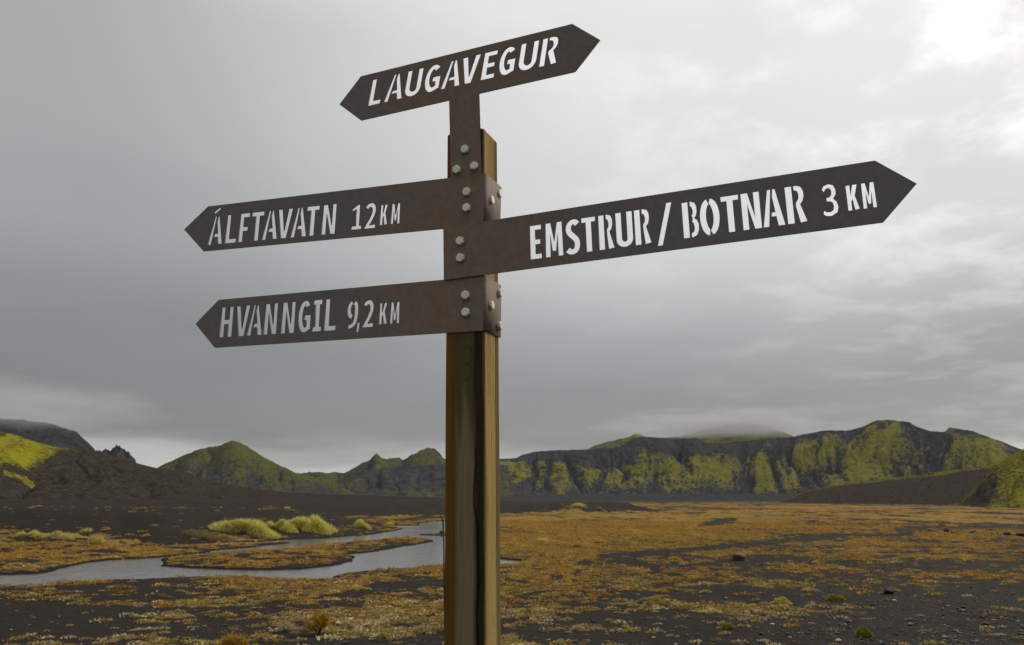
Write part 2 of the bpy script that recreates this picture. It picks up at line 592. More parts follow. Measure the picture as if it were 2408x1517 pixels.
SPIT = A([(985, 1258.5), (1010, 1256), (1035, 1254), (1042, 1253), (1060, 1257), (1040, 1260)])
POOLS = [A(p) for p in ([(1495, 1204), (1510, 1196.5), (1565, 1200), (1524, 1205)], [(1150, 1217), (1185, 1213), (1213, 1214), (1190, 1218)],
                        [(1150, 1246), (1185, 1240), (1212, 1243), (1190, 1248)], [(1400, 1287), (1440, 1283), (1462, 1285), (1430, 1290)],
                        [(-80, 1306), (0, 1302), (52, 1301), (20, 1304.5)])]
TERRACE = np.concatenate([A([(-500, 1300), (0, 1279), (200, 1276), (300, 1282), (450, 1275), (600, 1267), (750, 1261), (877, 1253), (919, 1247), (948, 1243)], 0.0),
                          np.array([[-6.3, 50], [-9, 56], [-16, 62], [-15, 72], [-6, 82], [2, 92], [10, 97], [20, 103], [26, 125], [-10, 330], [-300, 330], [-200, 40]])])
terr_top = 1.0


def ground_z(X, Y, want_masks=False):
    P = np.stack([X, Y], -1)
    near = (np.hypot(X, Y) < 400) & (Y > 3)
    sh = np.full(len(X), -1e3)
    Pn = P[near]
    wob = (fbm(Pn[:, 0] * .9, Pn[:, 1] * .45, 3, 4) - .5)
    d = sdf(Pn, RIVER)
    d = np.minimum(d, -sdf(Pn, ISLAND))
    d = np.minimum(d, -sdf(Pn, SPIT))
    for q in POOLS:
        d = np.maximum(d, sdf(Pn, q))
    sh[near] = d + wob * .55
    t = np.full(len(X), -1e3)
    wt = fbm(Pn[:, 0] * .25, Pn[:, 1] * .12, 9, 4) - .5
    t[near] = sdf(Pn, TERRACE) + wt * 2.2
    r = np.hypot(X, Y)
    z = (fbm(X * .18, Y * .18, 21, 4) - .5) * .28 * np.clip(r / 20, .2, 1.0)
    z *= .25 + .75 * sstep(-sh, 1, 12)
    z += (fbm(X * 1.4, Y * 1.4, 22, 4) - .5) * .07
    z += (fbm(X * 6.5, Y * 6.5, 23, 3) - .5) * .028
    z += (fbm(X * .45, Y * .3, 24, 4, .6) - .5) * .30 * sstep(r, 45, 90) * sstep(-sh, 1, 6)
    # terrace and dunes beyond the river, on the left
    lump = .8 + .45 * fbm(X * .09, Y * .05, 31, 3)
    bank = sstep(t, -.3, 7.5)
    z = z * (1 - .5 * bank) + bank * terr_top * lump + sstep(t, 14, 60) * .35
    z += bank * (fbm(X * .5, Y * .3, 33, 4) - .5) * .35
    # shore: fall to the bed inside the water line
    shore = sstep(sh, -1.6, .25)
    bed = WATER_Z - .05 - .30 * sstep(sh, 0, 1.5)
    z = z * (1 - shore) + bed * shore
    lowland = sstep(sh, -1.2, -.15)
    z = np.where(sh < 0, np.maximum(z, WATER_Z + .03 + np.minimum(.06, -sh * .06)), z)
    z = np.where((sh < 0) & (sh > -8) & (t < -.3), np.minimum(z, WATER_Z + .035 + .05 * (-sh)), z)
    # level ash plain far out
    far = sstep(r, 250, 600)
    z = z * (1 - far) + far * 0.0
    # the ground is even round the post
    if not want_masks:
        return z
    return z, sh, t


def masks(X, Y, sh, t):
    px, py = to_px(X, Y, np.zeros_like(X))
    front = Y > 4
    px = np.where(front, px, 1204 + (np.arctan2(X, Y)) * 900)
    py = np.where(front & (py > HORIZON), py, 1530)
    c = bilinear(px, py, GX, GY, COVER)
    c = c * (1 - .45 * sstep(px, 1500, 2100) * sstep(py, 1320, 1400))
    for tr in TRACKS:
        tr = np.array(tr, float)
        cy = np.interp(px, tr[:, 0], tr[:, 1])
        hw = np.interp(px, tr[:, 0], tr[:, 2])
        k = np.exp(-np.clip((np.abs(py - cy) / hw) ** 2.5, 0, 30)) * ((px > tr[0, 0]) & (px < tr[-1, 0]))
        c = c * (1 - .9 * k)
    # patches: the share of ground covered follows c
    pn = .42 * fbm(X * .55, Y * .55, 41, 3) + .58 * fbm(X * 3.4, Y * 3.4, 47, 4, .65)
    far = sstep(Y, 30, 80)
    pn = pn * (1 - .6 * far) + far * .6 * fbm(X * .14, Y * .035, 44, 5, .6)
    u = 1 / (1 + np.exp(-(pn - .5) * 20))          # roughly uniform 0..1
    # bank turf is thicker at the water's edge in places, bare on the terrace slope
    c = np.where(t > 1.0, c * np.interp(t, [1.5, 3, 8], [.6, .2, .10]), c)
    cov = sstep(u - (1 - c), -.30, .30)
    cov = cov * sstep(c, .02, .26)
    cov = np.where(sh > -.12, 0, cov) * (.72 + .28 * sstep(Y, 12, 30))
    orange = np.interp(py, ORANGE_Y, ORANGE_V) + (fbm(X * .4, Y * .3, 51, 3) - .5) * .9
    orange = np.where(t > 0, orange * .5, orange)
    wet = sstep(sh, -.45, -.05)
    gravel = sstep(px, 1500, 2300) * sstep(py, 1310, 1430)
    return cov, np.clip(orange, 0, 1), wet, gravel


ang = np.radians(np.concatenate([np.linspace(-180, -44, 46, endpoint=False), np.linspace(-44, 44, 640), np.linspace(44, 180, 47)[1:]]))
rad = np.concatenate([np.linspace(.15, 6.5, 30, endpoint=False), np.geomspace(6.5, 140, 520, endpoint=False), np.geomspace(140, 900, 90, endpoint=False), np.geomspace(900, 3900, 20)])
AN, RA = np.meshgrid(ang, rad)
GXX, GYY = (RA * np.sin(AN)).ravel(), (RA * np.cos(AN)).ravel()
gz, gsh, gt = ground_z(GXX, GYY, True)
na, nr = len(ang), len(rad)
idx = np.arange(na * nr).reshape(nr, na)
quads = np.stack([idx[:-1, :-1], idx[:-1, 1:], idx[1:, 1:], idx[1:, :-1]], -1).reshape(-1, 4)[:, ::-1]
me = mesh_np('ground', np.stack([GXX, GYY, gz], -1), quads, M_GROUND)
gcov, gor, gwet, ggr = masks(GXX, GYY, gsh, gt)
attr_f(me, 'cover', gcov)
attr_f(me, 'orange', gor)
attr_f(me, 'wet', gwet)
attr_f(me, 'gravel', ggr)
ground = tag(obj('ground', me), 'black volcanic sand plain with rusty heath patches', 'ground', kind='structure')

# river surface: a level sheet in the carved bed
wx = np.linspace(-40, 30, 60)
wy = np.geomspace(10, 135, 70)
WX, WY = np.meshgrid(wx, wy)
WX = WX * (WY / 40 + .35)
wi = np.arange(WX.size).reshape(WX.shape)
wq = np.stack([wi[:-1, :-1], wi[:-1, 1:], wi[1:, 1:], wi[1:, :-1]], -1).reshape(-1, 4)
river = obj('river', mesh_np('river', np.stack([WX.ravel(), WY.ravel(), np.full(WX.size, WATER_Z)], -1), wq, M_WATER))
tag(river, 'shallow grey braided river across the black plain', 'river', kind='structure')


# ------------------------------------------------------------------ hills
def hill(name, label, crest, dist, front, back, mat, moss, gully=.12, gscale=40., base=-1.5, N=380, M=90, prof=1.25, jag=.01, seed=1, kind='structure', cat='hill', bulge=0.0):
    c = np.array(crest, float)
    s = np.linspace(c[0, 0], c[-1, 0], N)
    py = np.interp(s, c[:, 0], c[:, 1])
    k = np.hanning(7)
    k /= k.sum()
    py = np.convolve(np.pad(py, 3, 'edge'), k, 'valid')
    dxs = np.linspace(c[0, 0], c[-1, 0], len(np.atleast_1d(dist))) if np.ndim(dist) else None
    R = np.interp(s, dxs, dist) if np.ndim(dist) else np.full(N, float(dist))
    dx, dy, dzr = ray(s, py)
    hyp = np.hypot(dx, dy)
    ux, uy = dx / hyp, dy / hyp
    cx, cy, cz = ux * R, uy * R, EYE + dzr / hyp * R
    cz = np.maximum(cz, base + .2)
    v = np.concatenate([np.linspace(1, 0, int(M * .75), endpoint=False), np.linspace(0, -1, M - int(M * .75))])
    V, S = np.meshgrid(v, np.arange(N), indexing='ij')
    f = np.clip(V, 0, 1)
    b = np.clip(-V, 0, 1)
    off = -f * front + b * back
    Xh = cx[S] + ux[S] * off
    Yh = cy[S] + uy[S] * off
    along = (s * np.mean(R) / F)[S]
    H = np.maximum(cz[S] - base, .2)
    p = (1 - f) ** prof * (1 - .0 * b) * (1 - b) ** 1.3
    if bulge:
        p = p + bulge * np.sin(math.pi * f) * f
    warp = (fbm(along / gscale * .4, V * 1.7, seed + 5, 3) - .5) * 1.6
    ch = ridged(along / gscale + warp, V * .8 + 3, seed, 4, .5) ** 3.5
    g = .84 - ch
    nz = fbm(along / gscale * 2, off / gscale * 2, seed + 9, 5) - .5
    env = np.clip(np.sin(math.pi * np.clip(f, 0, 1) ** .7), 0, 1) + .35 * b
    Z = base + H * p + H * gully * env * (.25 - ch * 1.9 + nz * .8)
    Z += H * jag * (fbm(along / gscale * 5, V * 9, seed + 13, 4) - .5) * 2 * np.exp(-f * 3)
    Z = np.where(f >= .999, base - 3, Z)
    Z = np.where(b >= .999, base - 3, Z)
    q_ = .5 * fbm(along / gscale * .7 + 50, V * 2.2, seed + 23, 4) + .5 * fbm(along / gscale * 1.5 + warp * 1.5, V * 1.3, seed + 27, 5, .6)
    ms = moss(s[S], f, g, nz, q_)
    me = mesh_np(name, np.stack([Xh, Yh, Z], -1).reshape(-1, 3),
                 np.stack([(np.arange(M - 1)[:, None] * N + np.arange(N - 1)[None, :])] * 4, -1).reshape(-1, 4) + np.array([0, 1, N + 1, N]), mat)
    attr_f(me, 'moss', np.clip(ms, 0, 1))
    return tag(obj(name, me), label, cat, kind=kind)


M_FAR = mat_hill('far_moss_slope', scale=.018, bumpd=5.0, contrast=1.15)
M_FARDARK = mat_hill('far_dark_slope', scale=.02, bumpd=4.0, moss=((.05, .058, .012), (.12, .12, .02)))
M_DIM = mat_hill('dim_green_slope', scale=.02, bumpd=4.0, moss=((.040, .046, .012), (.110, .108, .020)))
M_NEARHILL = mat_hill('ash_slope', rock=((.010, .009, .008), (.072, .060, .049)), scale=.22, bumpd=.6, moss=((.10, .095, .012), (.34, .295, .022)), contrast=1.5)
M_MOSSHILL = mat_hill('bright_moss_slope', rock=((.022, .020, .016), (.06, .055, .045)), scale=.14, bumpd=.8, moss=((.055, .060, .012), (.25, .225, .028)), contrast=1.2)

hill('dark_mountain', 'dark rocky mountain with its summit in low cloud', [(-420, 930), (-200, 955), (0, 985), (60, 990), (130, 1000), (180, 1018), (200, 1034), (222, 1058), (246, 1082), (270, 1110)],
     950, 260, 300, M_FARDARK, lambda x, f, g, n, q: .10 + .3 * (q - .5), .10, 45, seed=11, prof=1.0, jag=.02)
hill('rock_knob', 'small jagged dark rock knob beyond the ash slope', [(190, 1068), (215, 1062), (240, 1060), (262, 1056), (272, 1051), (283, 1049), (292, 1056), (302, 1062), (308, 1074), (317, 1082), (323, 1096), (335, 1125)],
     700, 90, 80, M_FARDARK, lambda x, f, g, n, q: .12 + .3 * (q - .5), .12, 12, seed=17, prof=1.0, jag=.06, N=200, M=60)
hill('green_peak', 'dark green rounded mountain peak with smooth flanks', [(250, 1175), (330, 1128), (370, 1101), (410, 1082), (445, 1066), (480, 1055), (510, 1050), (530, 1042), (545, 1036), (562, 1039), (575, 1048), (600, 1063), (640, 1086), (690, 1110), (740, 1124), (800, 1140), (860, 1165)],
     1350, 330, 300, M_DIM, lambda x, f, g, n, q: .62 - .5 * f + .45 * (g - .55) + .9 * (q - .5), .15, 40, seed=23, prof=1.05, jag=.025, bulge=.08)
hill('rear_ridge', 'dark ridge with two pointed green tops behind the signpost', [(620, 1150), (690, 1114), (712, 1112), (790, 1111), (808, 1114), (830, 1102), (850, 1092), (870, 1080), (885, 1067), (897, 1076), (915, 1079), (935, 1077), (955, 1080), (975, 1066), (988, 1057), (1005, 1052), (1022, 1057), (1035, 1068), (1050, 1082), (1085, 1095), (1150, 1088), (1230, 1090)],
     1600, 330, 300, M_DIM, lambda x, f, g, n, q: .42 + .5 * (g - .55) + 1.2 * (q - .5), .15, 40, seed=29, prof=1.15, jag=.045)
hill('front_shelf', 'low dark shelf of scree below the pointed ridge', [(690, 1172), (760, 1148), (820, 1122), (872, 1106), (930, 1097), (1000, 1094), (1080, 1092), (1190, 1094), (1260, 1110), (1330, 1150), (1360, 1172)],
     1400, 260, 200, M_DIM, lambda x, f, g, n, q: np.where(f < .2, .0, .30 + .6 * (g - .58) + 1.3 * (q - .5)), .16, 40, seed=37, prof=1.05, jag=.02)
hill('cloudy_peak', 'mossy peak half hidden in low cloud', [(1330, 1085), (1377, 1058), (1400, 1047), (1440, 1036), (1470, 1029), (1484, 1026), (1490, 1020), (1498, 1018), (1506, 1022), (1530, 1032), (1600, 1026), (1650, 1012), (1700, 1000), (1745, 992), (1800, 1000), (1850, 1018), (1900, 1040)],
     2150, 420, 300, M_FAR, lambda x, f, g, n, q: .62 + .8 * (q - .5), .08, 90, seed=41, prof=1.1, jag=.012)


def main_moss(x, f, g, n, q):
    top = np.interp(x, [1180, 1225, 1300, 1400, 1560, 1700, 1790, 1860, 1950, 2040, 2070, 2180, 2230, 2400], [.08, .12, .30, .44, .36, .34, .28, .18, .14, .10, .02, .06, .04, .05])
    amt = np.interp(x, [1180, 1260, 1320, 1450, 1560, 1680, 1800, 1900, 2000, 2090, 2200, 2300, 2408], [.56, .60, .48, .40, .60, .46, .52, .58, .62, .74, .52, .62, .52])
    low = sstep(f + (q - .5) * .9, 1.0, .68)
    top = top + (q - .5) * .45 + (n * .5)
    return (amt - .05 + 1.7 * (g - .58) + 1.5 * (q - .5)) * sstep(f, top - .12, top + .14) * (.1 + .9 * low)


hill('mossy_ridge', 'long flat-topped ridge with yellow-green moss streaks and dark gullies', [(1040, 1100), (1120, 1088), (1179, 1079), (1216, 1077.5), (1224, 1071), (1245, 1065), (1266, 1060.5), (1378, 1056.5), (1440, 1052), (1466, 1046), (1488, 1032), (1500, 1028), (1534, 1028), (1580, 1031), (1636, 1029.5), (1662, 1040), (1700, 1041.5), (1753, 1036), (1781, 1032), (1859, 1027), (1900, 1019), (1932, 1012), (1997, 1011), (2031, 1002), (2050, 993), (2065, 987), (2104, 987), (2138, 991.5), (2160, 1003), (2179, 1011), (2221, 1014), (2229, 1008), (2232, 1003), (2286, 1012.5), (2354, 1036), (2396, 1053), (2480, 1075), (2650, 1120), (2750, 1160)],
     [1500, 1480, 1400, 1300], 300, 320, M_FAR, main_moss, .20, 40, seed=47, prof=.95, jag=.010, N=900, M=160, bulge=.05)
hill('dark_apron', 'bare black scree apron at the foot of the mossy ridge', [(1000, 1177), (1150, 1166), (1300, 1163), (1500, 1160), (1700, 1161), (1900, 1158), (2100, 1150), (2300, 1140), (2600, 1130)],
     1180, 330, 200, M_FARDARK, lambda x, f, g, n, q: .10 + .6 * (q - .55), .06, 60, seed=53, prof=1.6, jag=.0)
hill('ash_ramp', 'smooth grey-black ash ramp rising towards the right hill', [(1835, 1178), (1862, 1170), (1880, 1161), (1898, 1152), (1950, 1143), (2010, 1134), (2094, 1123), (2211, 1107.5), (2320, 1093), (2450, 1078), (2650, 1050)],
     [520, 480, 430], 230, 160, M_NEARHILL, lambda x, f, g, n, q: np.where(f < .10, .30, .0) + .5 * (q - .5), .09, 24, seed=59, prof=1.15, jag=.02)
hill('moss_hill', 'steep bright green moss hill with dark rock at its foot', [(2235, 1189), (2262, 1176), (2280, 1160), (2302, 1134), (2318, 1113), (2336, 1096), (2380, 1070), (2408, 1052), (2480, 1005), (2600, 960), (2800, 920)],
     [270, 255, 240], 90, 90, M_MOSSHILL, lambda x, f, g, n, q: .64 + 1.9 * (q - .5) + .9 * (g - .58) - 1.0 * sstep(x + 160 * (q - .5), 2340, 2275) * sstep(f, .15, .5) - .3 * sstep(f, .8, .95), .17, 12, seed=61, prof=.9, jag=.02, N=320, M=110)


def left_moss(x, f, g, n, q):
    lim = np.interp(x, [-400, 0, 60, 110, 140, 190, 240], [.75, .56, .52, .30, .08, .0, -.08])
    m = (.46 + 2.6 * (q - .5) + 1.2 * (g - .58)) * sstep(f, lim + .10, lim - .12)
    m += np.where((x > 20) & (x < 95) & (f > .6) & (f < .68), .5, 0)
    return m + .9 * np.clip(q - .60, 0, 1)


hill('ash_slope', 'long brown-black ash slope with a bright moss crest', [(-420, 960), (-200, 985), (0, 1016), (40, 1026), (80, 1040), (130, 1052), (170, 1056), (200, 1058), (250, 1066), (290, 1078), (330, 1093), (365, 1101), (410, 1108), (450, 1116), (480, 1126), (520, 1136), (560, 1144), (600, 1150), (650, 1156), (690, 1160), (780, 1163), (850, 1165), (950, 1168), (1045, 1171), (1120, 1175), (1200, 1178)],
     [230, 250, 280, 320], 130, 120, M_NEARHILL, left_moss, .12, 18, base=.2, seed=67, prof=1.2, jag=.01, N=420, M=130)

# ------------------------------------------------------------------ signpost
YAW, LX, LY = .36259, -.00855, -.01146
PW, PD, PTOP = .1, .0926, 2.486
signpost = empty('trail_signpost')
signpost.matrix_world = (Matrix.Translation((-.10566, 1.84548, EYE)) @ Matrix.Rotation(-YAW, 4, 'Z')
                         @ Matrix.Rotation(LX, 4, 'Y') @ Matrix.Rotation(-LY, 4, 'X') @ Matrix.Translation((0, 0, -EYE)))
tag(signpost, 'weathered timber signpost with four rusty steel arrow boards', 'signpost')


def make_post():
    r = .0065
    pts = []

    def seg(a, b, n):
        for i in range(n):
            t = i / n
            pts.append((a[0] + (b[0] - a[0]) * t, a[1] + (b[1] - a[1]) * t))

    def arc(cx, cy, a0, n=7):
        for i in range(n):
            a = math.radians(a0 + 90 * i / n)
            pts.append((cx + r * math.cos(a), cy + r * math.sin(a)))
    x0, x1, y0, y1 = -PW / 2, PW / 2, 0.0, PD
    seg((x0 + r, y0), (x1 - r, y0), 96)
    arc(x1 - r, y0 + r, -90)
    seg((x1, y0 + r), (x1, y1 - r), 70)
    arc(x1 - r, y1 - r, 0)
    seg((x1 - r, y1), (x0 + r, y1), 12)
    arc(x0 + r, y1 - r, 90)
    seg((x0, y1 - r), (x0, y0 + r), 20)
    arc(x0 + r, y0 + r, 180)
    P = np.array(pts)
    n = len(P)
    zs = np.concatenate([np.linspace(-.35, 1.0, 40, endpoint=False), np.linspace(1.0, PTOP - .004, 330)])
    Z = np.repeat(zs, n)
    X, Y = np.tile(P[:, 0], len(zs)), np.tile(P[:, 1], len(zs))
    nx, ny = np.tile(np.roll(P, -1, 0)[:, 1] - np.roll(P, 1, 0)[:, 1], len(zs)), np.tile(-(np.roll(P, -1, 0)[:, 0] - np.roll(P, 1, 0)[:, 0]), len(zs))
    ln = np.hypot(nx, ny)
    nx, ny = nx / ln, ny / ln
    per = np.tile(np.arange(n) / n, len(zs))
    fine = (vnoise(per * 320, Z * 5, 3) - .5) * .0007 + (vnoise(per * 90, Z * 2.5, 5) - .5) * .0009
    # long check on the front face, right of the middle, and a straight one down the right face
    fx = (X + PW / 2) / PW
    zc = np.array([1.0, 1.29, 1.35, 1.42, 1.48, 1.54, 1.58, 1.61, 1.68, 1.72, 1.76])
    xc = np.array([.80, .82, .79, .835, .83, .81, .735, .72, .775, .75, .735])
    path = np.interp(Z, zc, xc) + (vnoise(Z * 30, Z * 0, 8) - .5) * .008
    onfront = ny < -.9
    c1 = np.exp(-((fx - path) / .018) ** 2) * onfront * sstep(Z, 1.78, 1.66)
    ys = .064 + (vnoise(Z * 3.0, Z * 0, 12) - .5) * .004
    onright = nx > .9
    c2 = np.exp(-((Y - ys) / .0009) ** 2) * onright
    c3 = np.exp(-((Y - .045 - (vnoise(Z * 2, Z * 0, 15) - .5) * .006) / .0008) ** 2) * onright * sstep(Z, 2.22, 2.34)
    d = fine - c1 * .0045 - np.maximum(c2, c3) * .0022
    X, Y = X + nx * d, Y + ny * d
    V = np.stack([X, Y, Z], -1)
    # slightly eased top edge and a flat top
    inner = P * np.array([.95, 1]) * 1.0
    cen = np.array([0, PD / 2])
    inner = cen + (P - cen) * .94
    V = np.concatenate([V, np.concatenate([inner, np.full((n, 1), PTOP)], 1), [[0, PD / 2, PTOP + .0005]]])
    rows = len(zs) + 1
    I = np.arange(rows * n).reshape(rows, n)
    q = np.stack([I[:-1], np.roll(I[:-1], -1, 1), np.roll(I[1:], -1, 1), I[1:]], -1).reshape(-1, 4)
    tris = np.concatenate([q[:, [0, 1, 2]], q[:, [0, 2, 3]], np.stack([I[-1], np.roll(I[-1], -1), np.full(n, rows * n)], -1)])
    me = mesh_np('post', V, tris, M_WOOD)
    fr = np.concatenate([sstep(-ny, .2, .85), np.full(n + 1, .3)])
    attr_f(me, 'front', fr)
    attr_f(me, 'crack', np.concatenate([np.clip(c1 * .95 + c2 * .75 + c3 * .75, 0, 1), np.zeros(n + 1)]))
    return obj('post', me, signpost)


post = make_post()

# a long splinter lifting off the left edge
sp = [(-.0505, .010, 1.20, .0012), (-.0525, .008, 1.40, .0014), (-.0535, .006, 1.50, .0015), (-.0548, .004, 1.553, .0016), (-.0600, .000, 1.565, .0010), (-.0640, -.003, 1.575, .0004)]
sv, sf = [], []
for i, (x, y, z, r) in enumerate(sp):
    for k in range(5):
        a = k * 2 * math.pi / 5
        sv.append((x + r * math.cos(a), y + r * math.sin(a), z))
for i in range(len(sp) - 1):
    for k in range(5):
        sf.append((i * 5 + k, i * 5 + (k + 1) % 5, (i + 1) * 5 + (k + 1) % 5, (i + 1) * 5 + k))
m_spl = mat_stone('splinter_wood', (.05, .035, .018), (.10, .07, .035), 40)
obj('splinter', mesh_np('splinter', sv, sf, m_spl), post)


# ---- stencil letters; each is one or two simple outlines in a cell of width w and height 1
def offset_stroke(path, s):
    p = np.array(path, float)
    L, Rr = [], []
    for i in range(len(p)):
        if i == 0:
            d0 = d1 = p[1] - p[0]
        elif i == len(p) - 1:
            d0 = d1 = p[-1] - p[-2]
        else:
            d0, d1 = p[i] - p[i - 1], p[i + 1] - p[i]
        d0, d1 = d0 / np.linalg.norm(d0), d1 / np.linalg.norm(d1)
        n0, n1 = np.array([-d0[1], d0[0]]), np.array([-d1[1], d1[0]])
        m = n0 + n1
        m = m / max(m @ m, .35) * 2
        L.append(p[i] + m * s / 2)
        Rr.append(p[i] - m * s / 2)
    return np.array(L + Rr[::-1])


def spline(pts, k=7):
    p = np.array(pts, float)
    p = np.concatenate([[2 * p[0] - p[1]], p, [2 * p[-1] - p[-2]]])
    out = []
    for i in range(1, len(p) - 2):
        for t in np.linspace(0, 1, k, endpoint=False):
            a, b, c, d = p[i - 1], p[i], p[i + 1], p[i + 2]
            out.append(.5 * ((2 * b) + (c - a) * t + (2 * a - 5 * b + 4 * c - d) * t * t + (3 * b - a - 3 * c + d) * t ** 3))
    out.append(p[-2])
    return np.array(out)


def ell(cx, cy, rx, ry, a0, a1, n=22):
    a = np.radians(np.linspace(a0, a1, n))
    return np.stack([cx + rx * np.cos(a), cy + ry * np.sin(a)], -1)


def glyph(ch, w, s):
    h = s * .92
    g = .055
    if ch == 'L':
        return [[(0, 0), (w, 0), (w * 1.02, h), (s, h), (s, 1), (0, 1)]]
    if ch == 'E':
        return [[(0, 0), (w, 0), (w, h), (s, h), (s, .5 - h / 2), (.9 * w, .5 - h / 2), (.9 * w, .5 + h / 2), (s, .5 + h / 2), (s, 1 - h), (w, 1 - h), (w, 1), (0, 1)]]
    if ch == 'F':
        return [[(0, 0), (s, 0), (s, .45 - h / 2), (.88 * w, .45 - h / 2), (.88 * w, .45 + h / 2), (s, .45 + h / 2), (s, 1 - h), (w, 1 - h), (w, 1), (0, 1)]]
    if ch == 'T':
        c = w / 2
        return [[(c - s / 2, 0), (c + s / 2, 0), (c + s / 2, 1 - h), (w * .98, 1 - h), (w, 1), (0, 1), (w * .02, 1 - h), (c - s / 2, 1 - h)]]
    if ch == 'H':
        return [[(0, 0), (s, 0), (s, .5 - h / 2), (w - s, .5 - h / 2), (w - s, 0), (w, 0), (w, 1), (w - s, 1), (w - s, .5 + h / 2), (s, .5 + h / 2), (s, 1), (0, 1)]]
    if ch == 'I':
        c = w / 2
        return [[(0, 0), (w, 0), (w, h), (c + s / 2, h), (c + s / 2, 1 - h), (w, 1 - h), (w, 1), (0, 1), (0, 1 - h), (c - s / 2, 1 - h), (c - s / 2, h), (0, h)]]
    if ch == 'N':
        return [[(0, 0), (s * .92, 0), (s * .92, .70), (w - s * 1.05, 0), (w, 0), (w, 1), (w - s * .92, 1), (w - s * .92, .30), (s * 1.05, 1), (0, 1)]]
    if ch == 'M':
        c = w / 2
        return [[(0, 0), (s * .9, 0), (s * .95, .66), (c - s * .33, .16), (c + s * .33, .16), (w - s * .95, .66), (w - s * .9, 0), (w, 0), (w * .97, 1), (w * .97 - s * .95, 1), (c, .44), (w * .03 + s * .95, 1), (w * .03, 1)]]
    if ch == 'V':
        c = w / 2
        return [[(0, 1), (s * 1.08, 1), (c, .24), (w - s * 1.08, 1), (w, 1), (c + s * .62, 0), (c - s * .62, 0)]]
    if ch in 'AÁ':
        c = w / 2
        lx = lambda y: s * .86 + (c - .12 * s - s * .86) * y           # right edge of the thin left stroke
        ri = lambda y: (w - s * 1.02) + (c + .02 * s - (w - s * 1.02)) * y / .80
        out = [[(0, 0), (s * .86, 0), (lx(1), 1), (c - s * .62, 1)],
               [(c + s * .05, .80), (c + s * .20, 1), (c + s * .55, 1), (w, 0), (w - s * 1.02, 0), (ri(.26), .26), (lx(.26) + g, .26), (lx(.38) + g, .38), (ri(.38), .38)]]
        if ch == 'Á':
            out.append([(.15, 1.125), (.205, 1.10), (.40, 1.225), (.385, 1.335), (.16, 1.19)])
        return out
    if ch == 'U':
        r = w / 2 - s / 2
        return [offset_stroke([(s / 2, 1)] + list(ell(w / 2, r + s * .5, r, r + .0, 180, 360, 22)) + [(w - s / 2, 1)], s)]
    if ch == 'G':
        rx, ry = w / 2 - s / 2, .5 - s / 2 + .01
        p = list(ell(w / 2 + .02, .5, rx, ry, 48, 285, 34)) + [(w - s / 2, .5 - ry + .07), (w - s / 2, .5 - s * .25), (w * .52, .5 - s * .25)]
        return [offset_stroke(p, s * .97)]
    if ch == 'O':
        rx, ry = w / 2 - s / 2, .5 - s / 2 + .015
        return [offset_stroke(ell(w / 2, .5, rx, ry, 99, 268), s), offset_stroke(ell(w / 2, .5, rx, ry, -81, 86), s)]
    if ch == 'S':
        return [offset_stroke(spline([(x * w, y) for x, y in ((.86, .85), (.7, .925), (.45, .925), (.24, .84), (.19, .72), (.3, .6), (.52, .51), (.75, .4), (.82, .26), (.72, .12), (.5, .065), (.28, .075), (.08, .14))]), s)]
    if ch == '2':
        p = list(spline([(x * w, y) for x, y in ((.10, .82), (.26, .91), (.5, .935), (.74, .87), (.82, .73), (.76, .57), (.55, .36), (.26, .15))])) + [(.17 * w, .065), (w, .065)]
        return [offset_stroke(p, s)]
    if ch == '3':
        o = [(.06, .86), (.2, .96), (.5, 1), (.8, .95), (.93, .8), (.9, .64), (.72, .53), (.92, .43), (1, .27), (.9, .09), (.5, 0), (.15, .02), (0, .09)]
        i = [(.06, .20), (.2, .145), (.46, .13), (.66, .18), (.72, .29), (.66, .41), (.5, .455), (.3, .46), (.3, .58), (.5, .59), (.63, .66), (.66, .75), (.58, .85), (.42, .875), (.28, .84), (.16, .76)]
        return [[(x * w, y) for x, y in o + i]]
    if ch == '9':
        return [offset_stroke(ell(.5 * w, .69, .5 * w - s / 2, .275, 98, 262), s),
                offset_stroke(spline([(.60 * w, .955), (.80 * w, .88), (w - s / 2, .70), (w - s * .55, .45), (.70 * w, .2), (.45 * w, .09), (.14 * w, .045)]), s)]
    if ch == '1':
        a, b = .42 * w, .42 * w + s
        return [[(0, 0), (w, 0), (w, h), (b, h), (b, 1), (a + s * .3, 1), (0, .84), (.04 * w, .74), (a, .83), (a, h), (0, h)]]
    if ch == ',':
        return [[(w * .15, -.2), (w * .62, -.2), (w, .15), (w * .2, .15)]]
    if ch == 'K':
        return [[(0, 0), (s, 0), (s, .34), (s + .13 * w, .45), (w - 1.15 * s, 0), (w, .03), (s + .36 * w, .58), (w * .98, 1), (w * .98 - 1.15 * s, 1), (s, .56), (s, 1), (0, 1)]]
    if ch == '/':
        return [[(0, 0), (w * .30, 0), (w, 1), (w * .68, 1)]]
    if ch == 'R':
        x0 = s + g
        o = [(x0, 1), (.6 * w, 1), (.82 * w, .96), (.93 * w, .84), (.94 * w, .7), (.86 * w, .57), (.72 * w, .49), (w, .02), (w - 1.0 * s, 0), (x0 + .02, .43), (x0 + .02, .52)]
        i = [(.55 * w, .57), (.66 * w, .65), (.68 * w, .75), (.63 * w, .84), (.5 * w, .875), (x0, .875)]
        return [[(0, 0), (s, 0), (s, 1), (0, 1)], o + i]
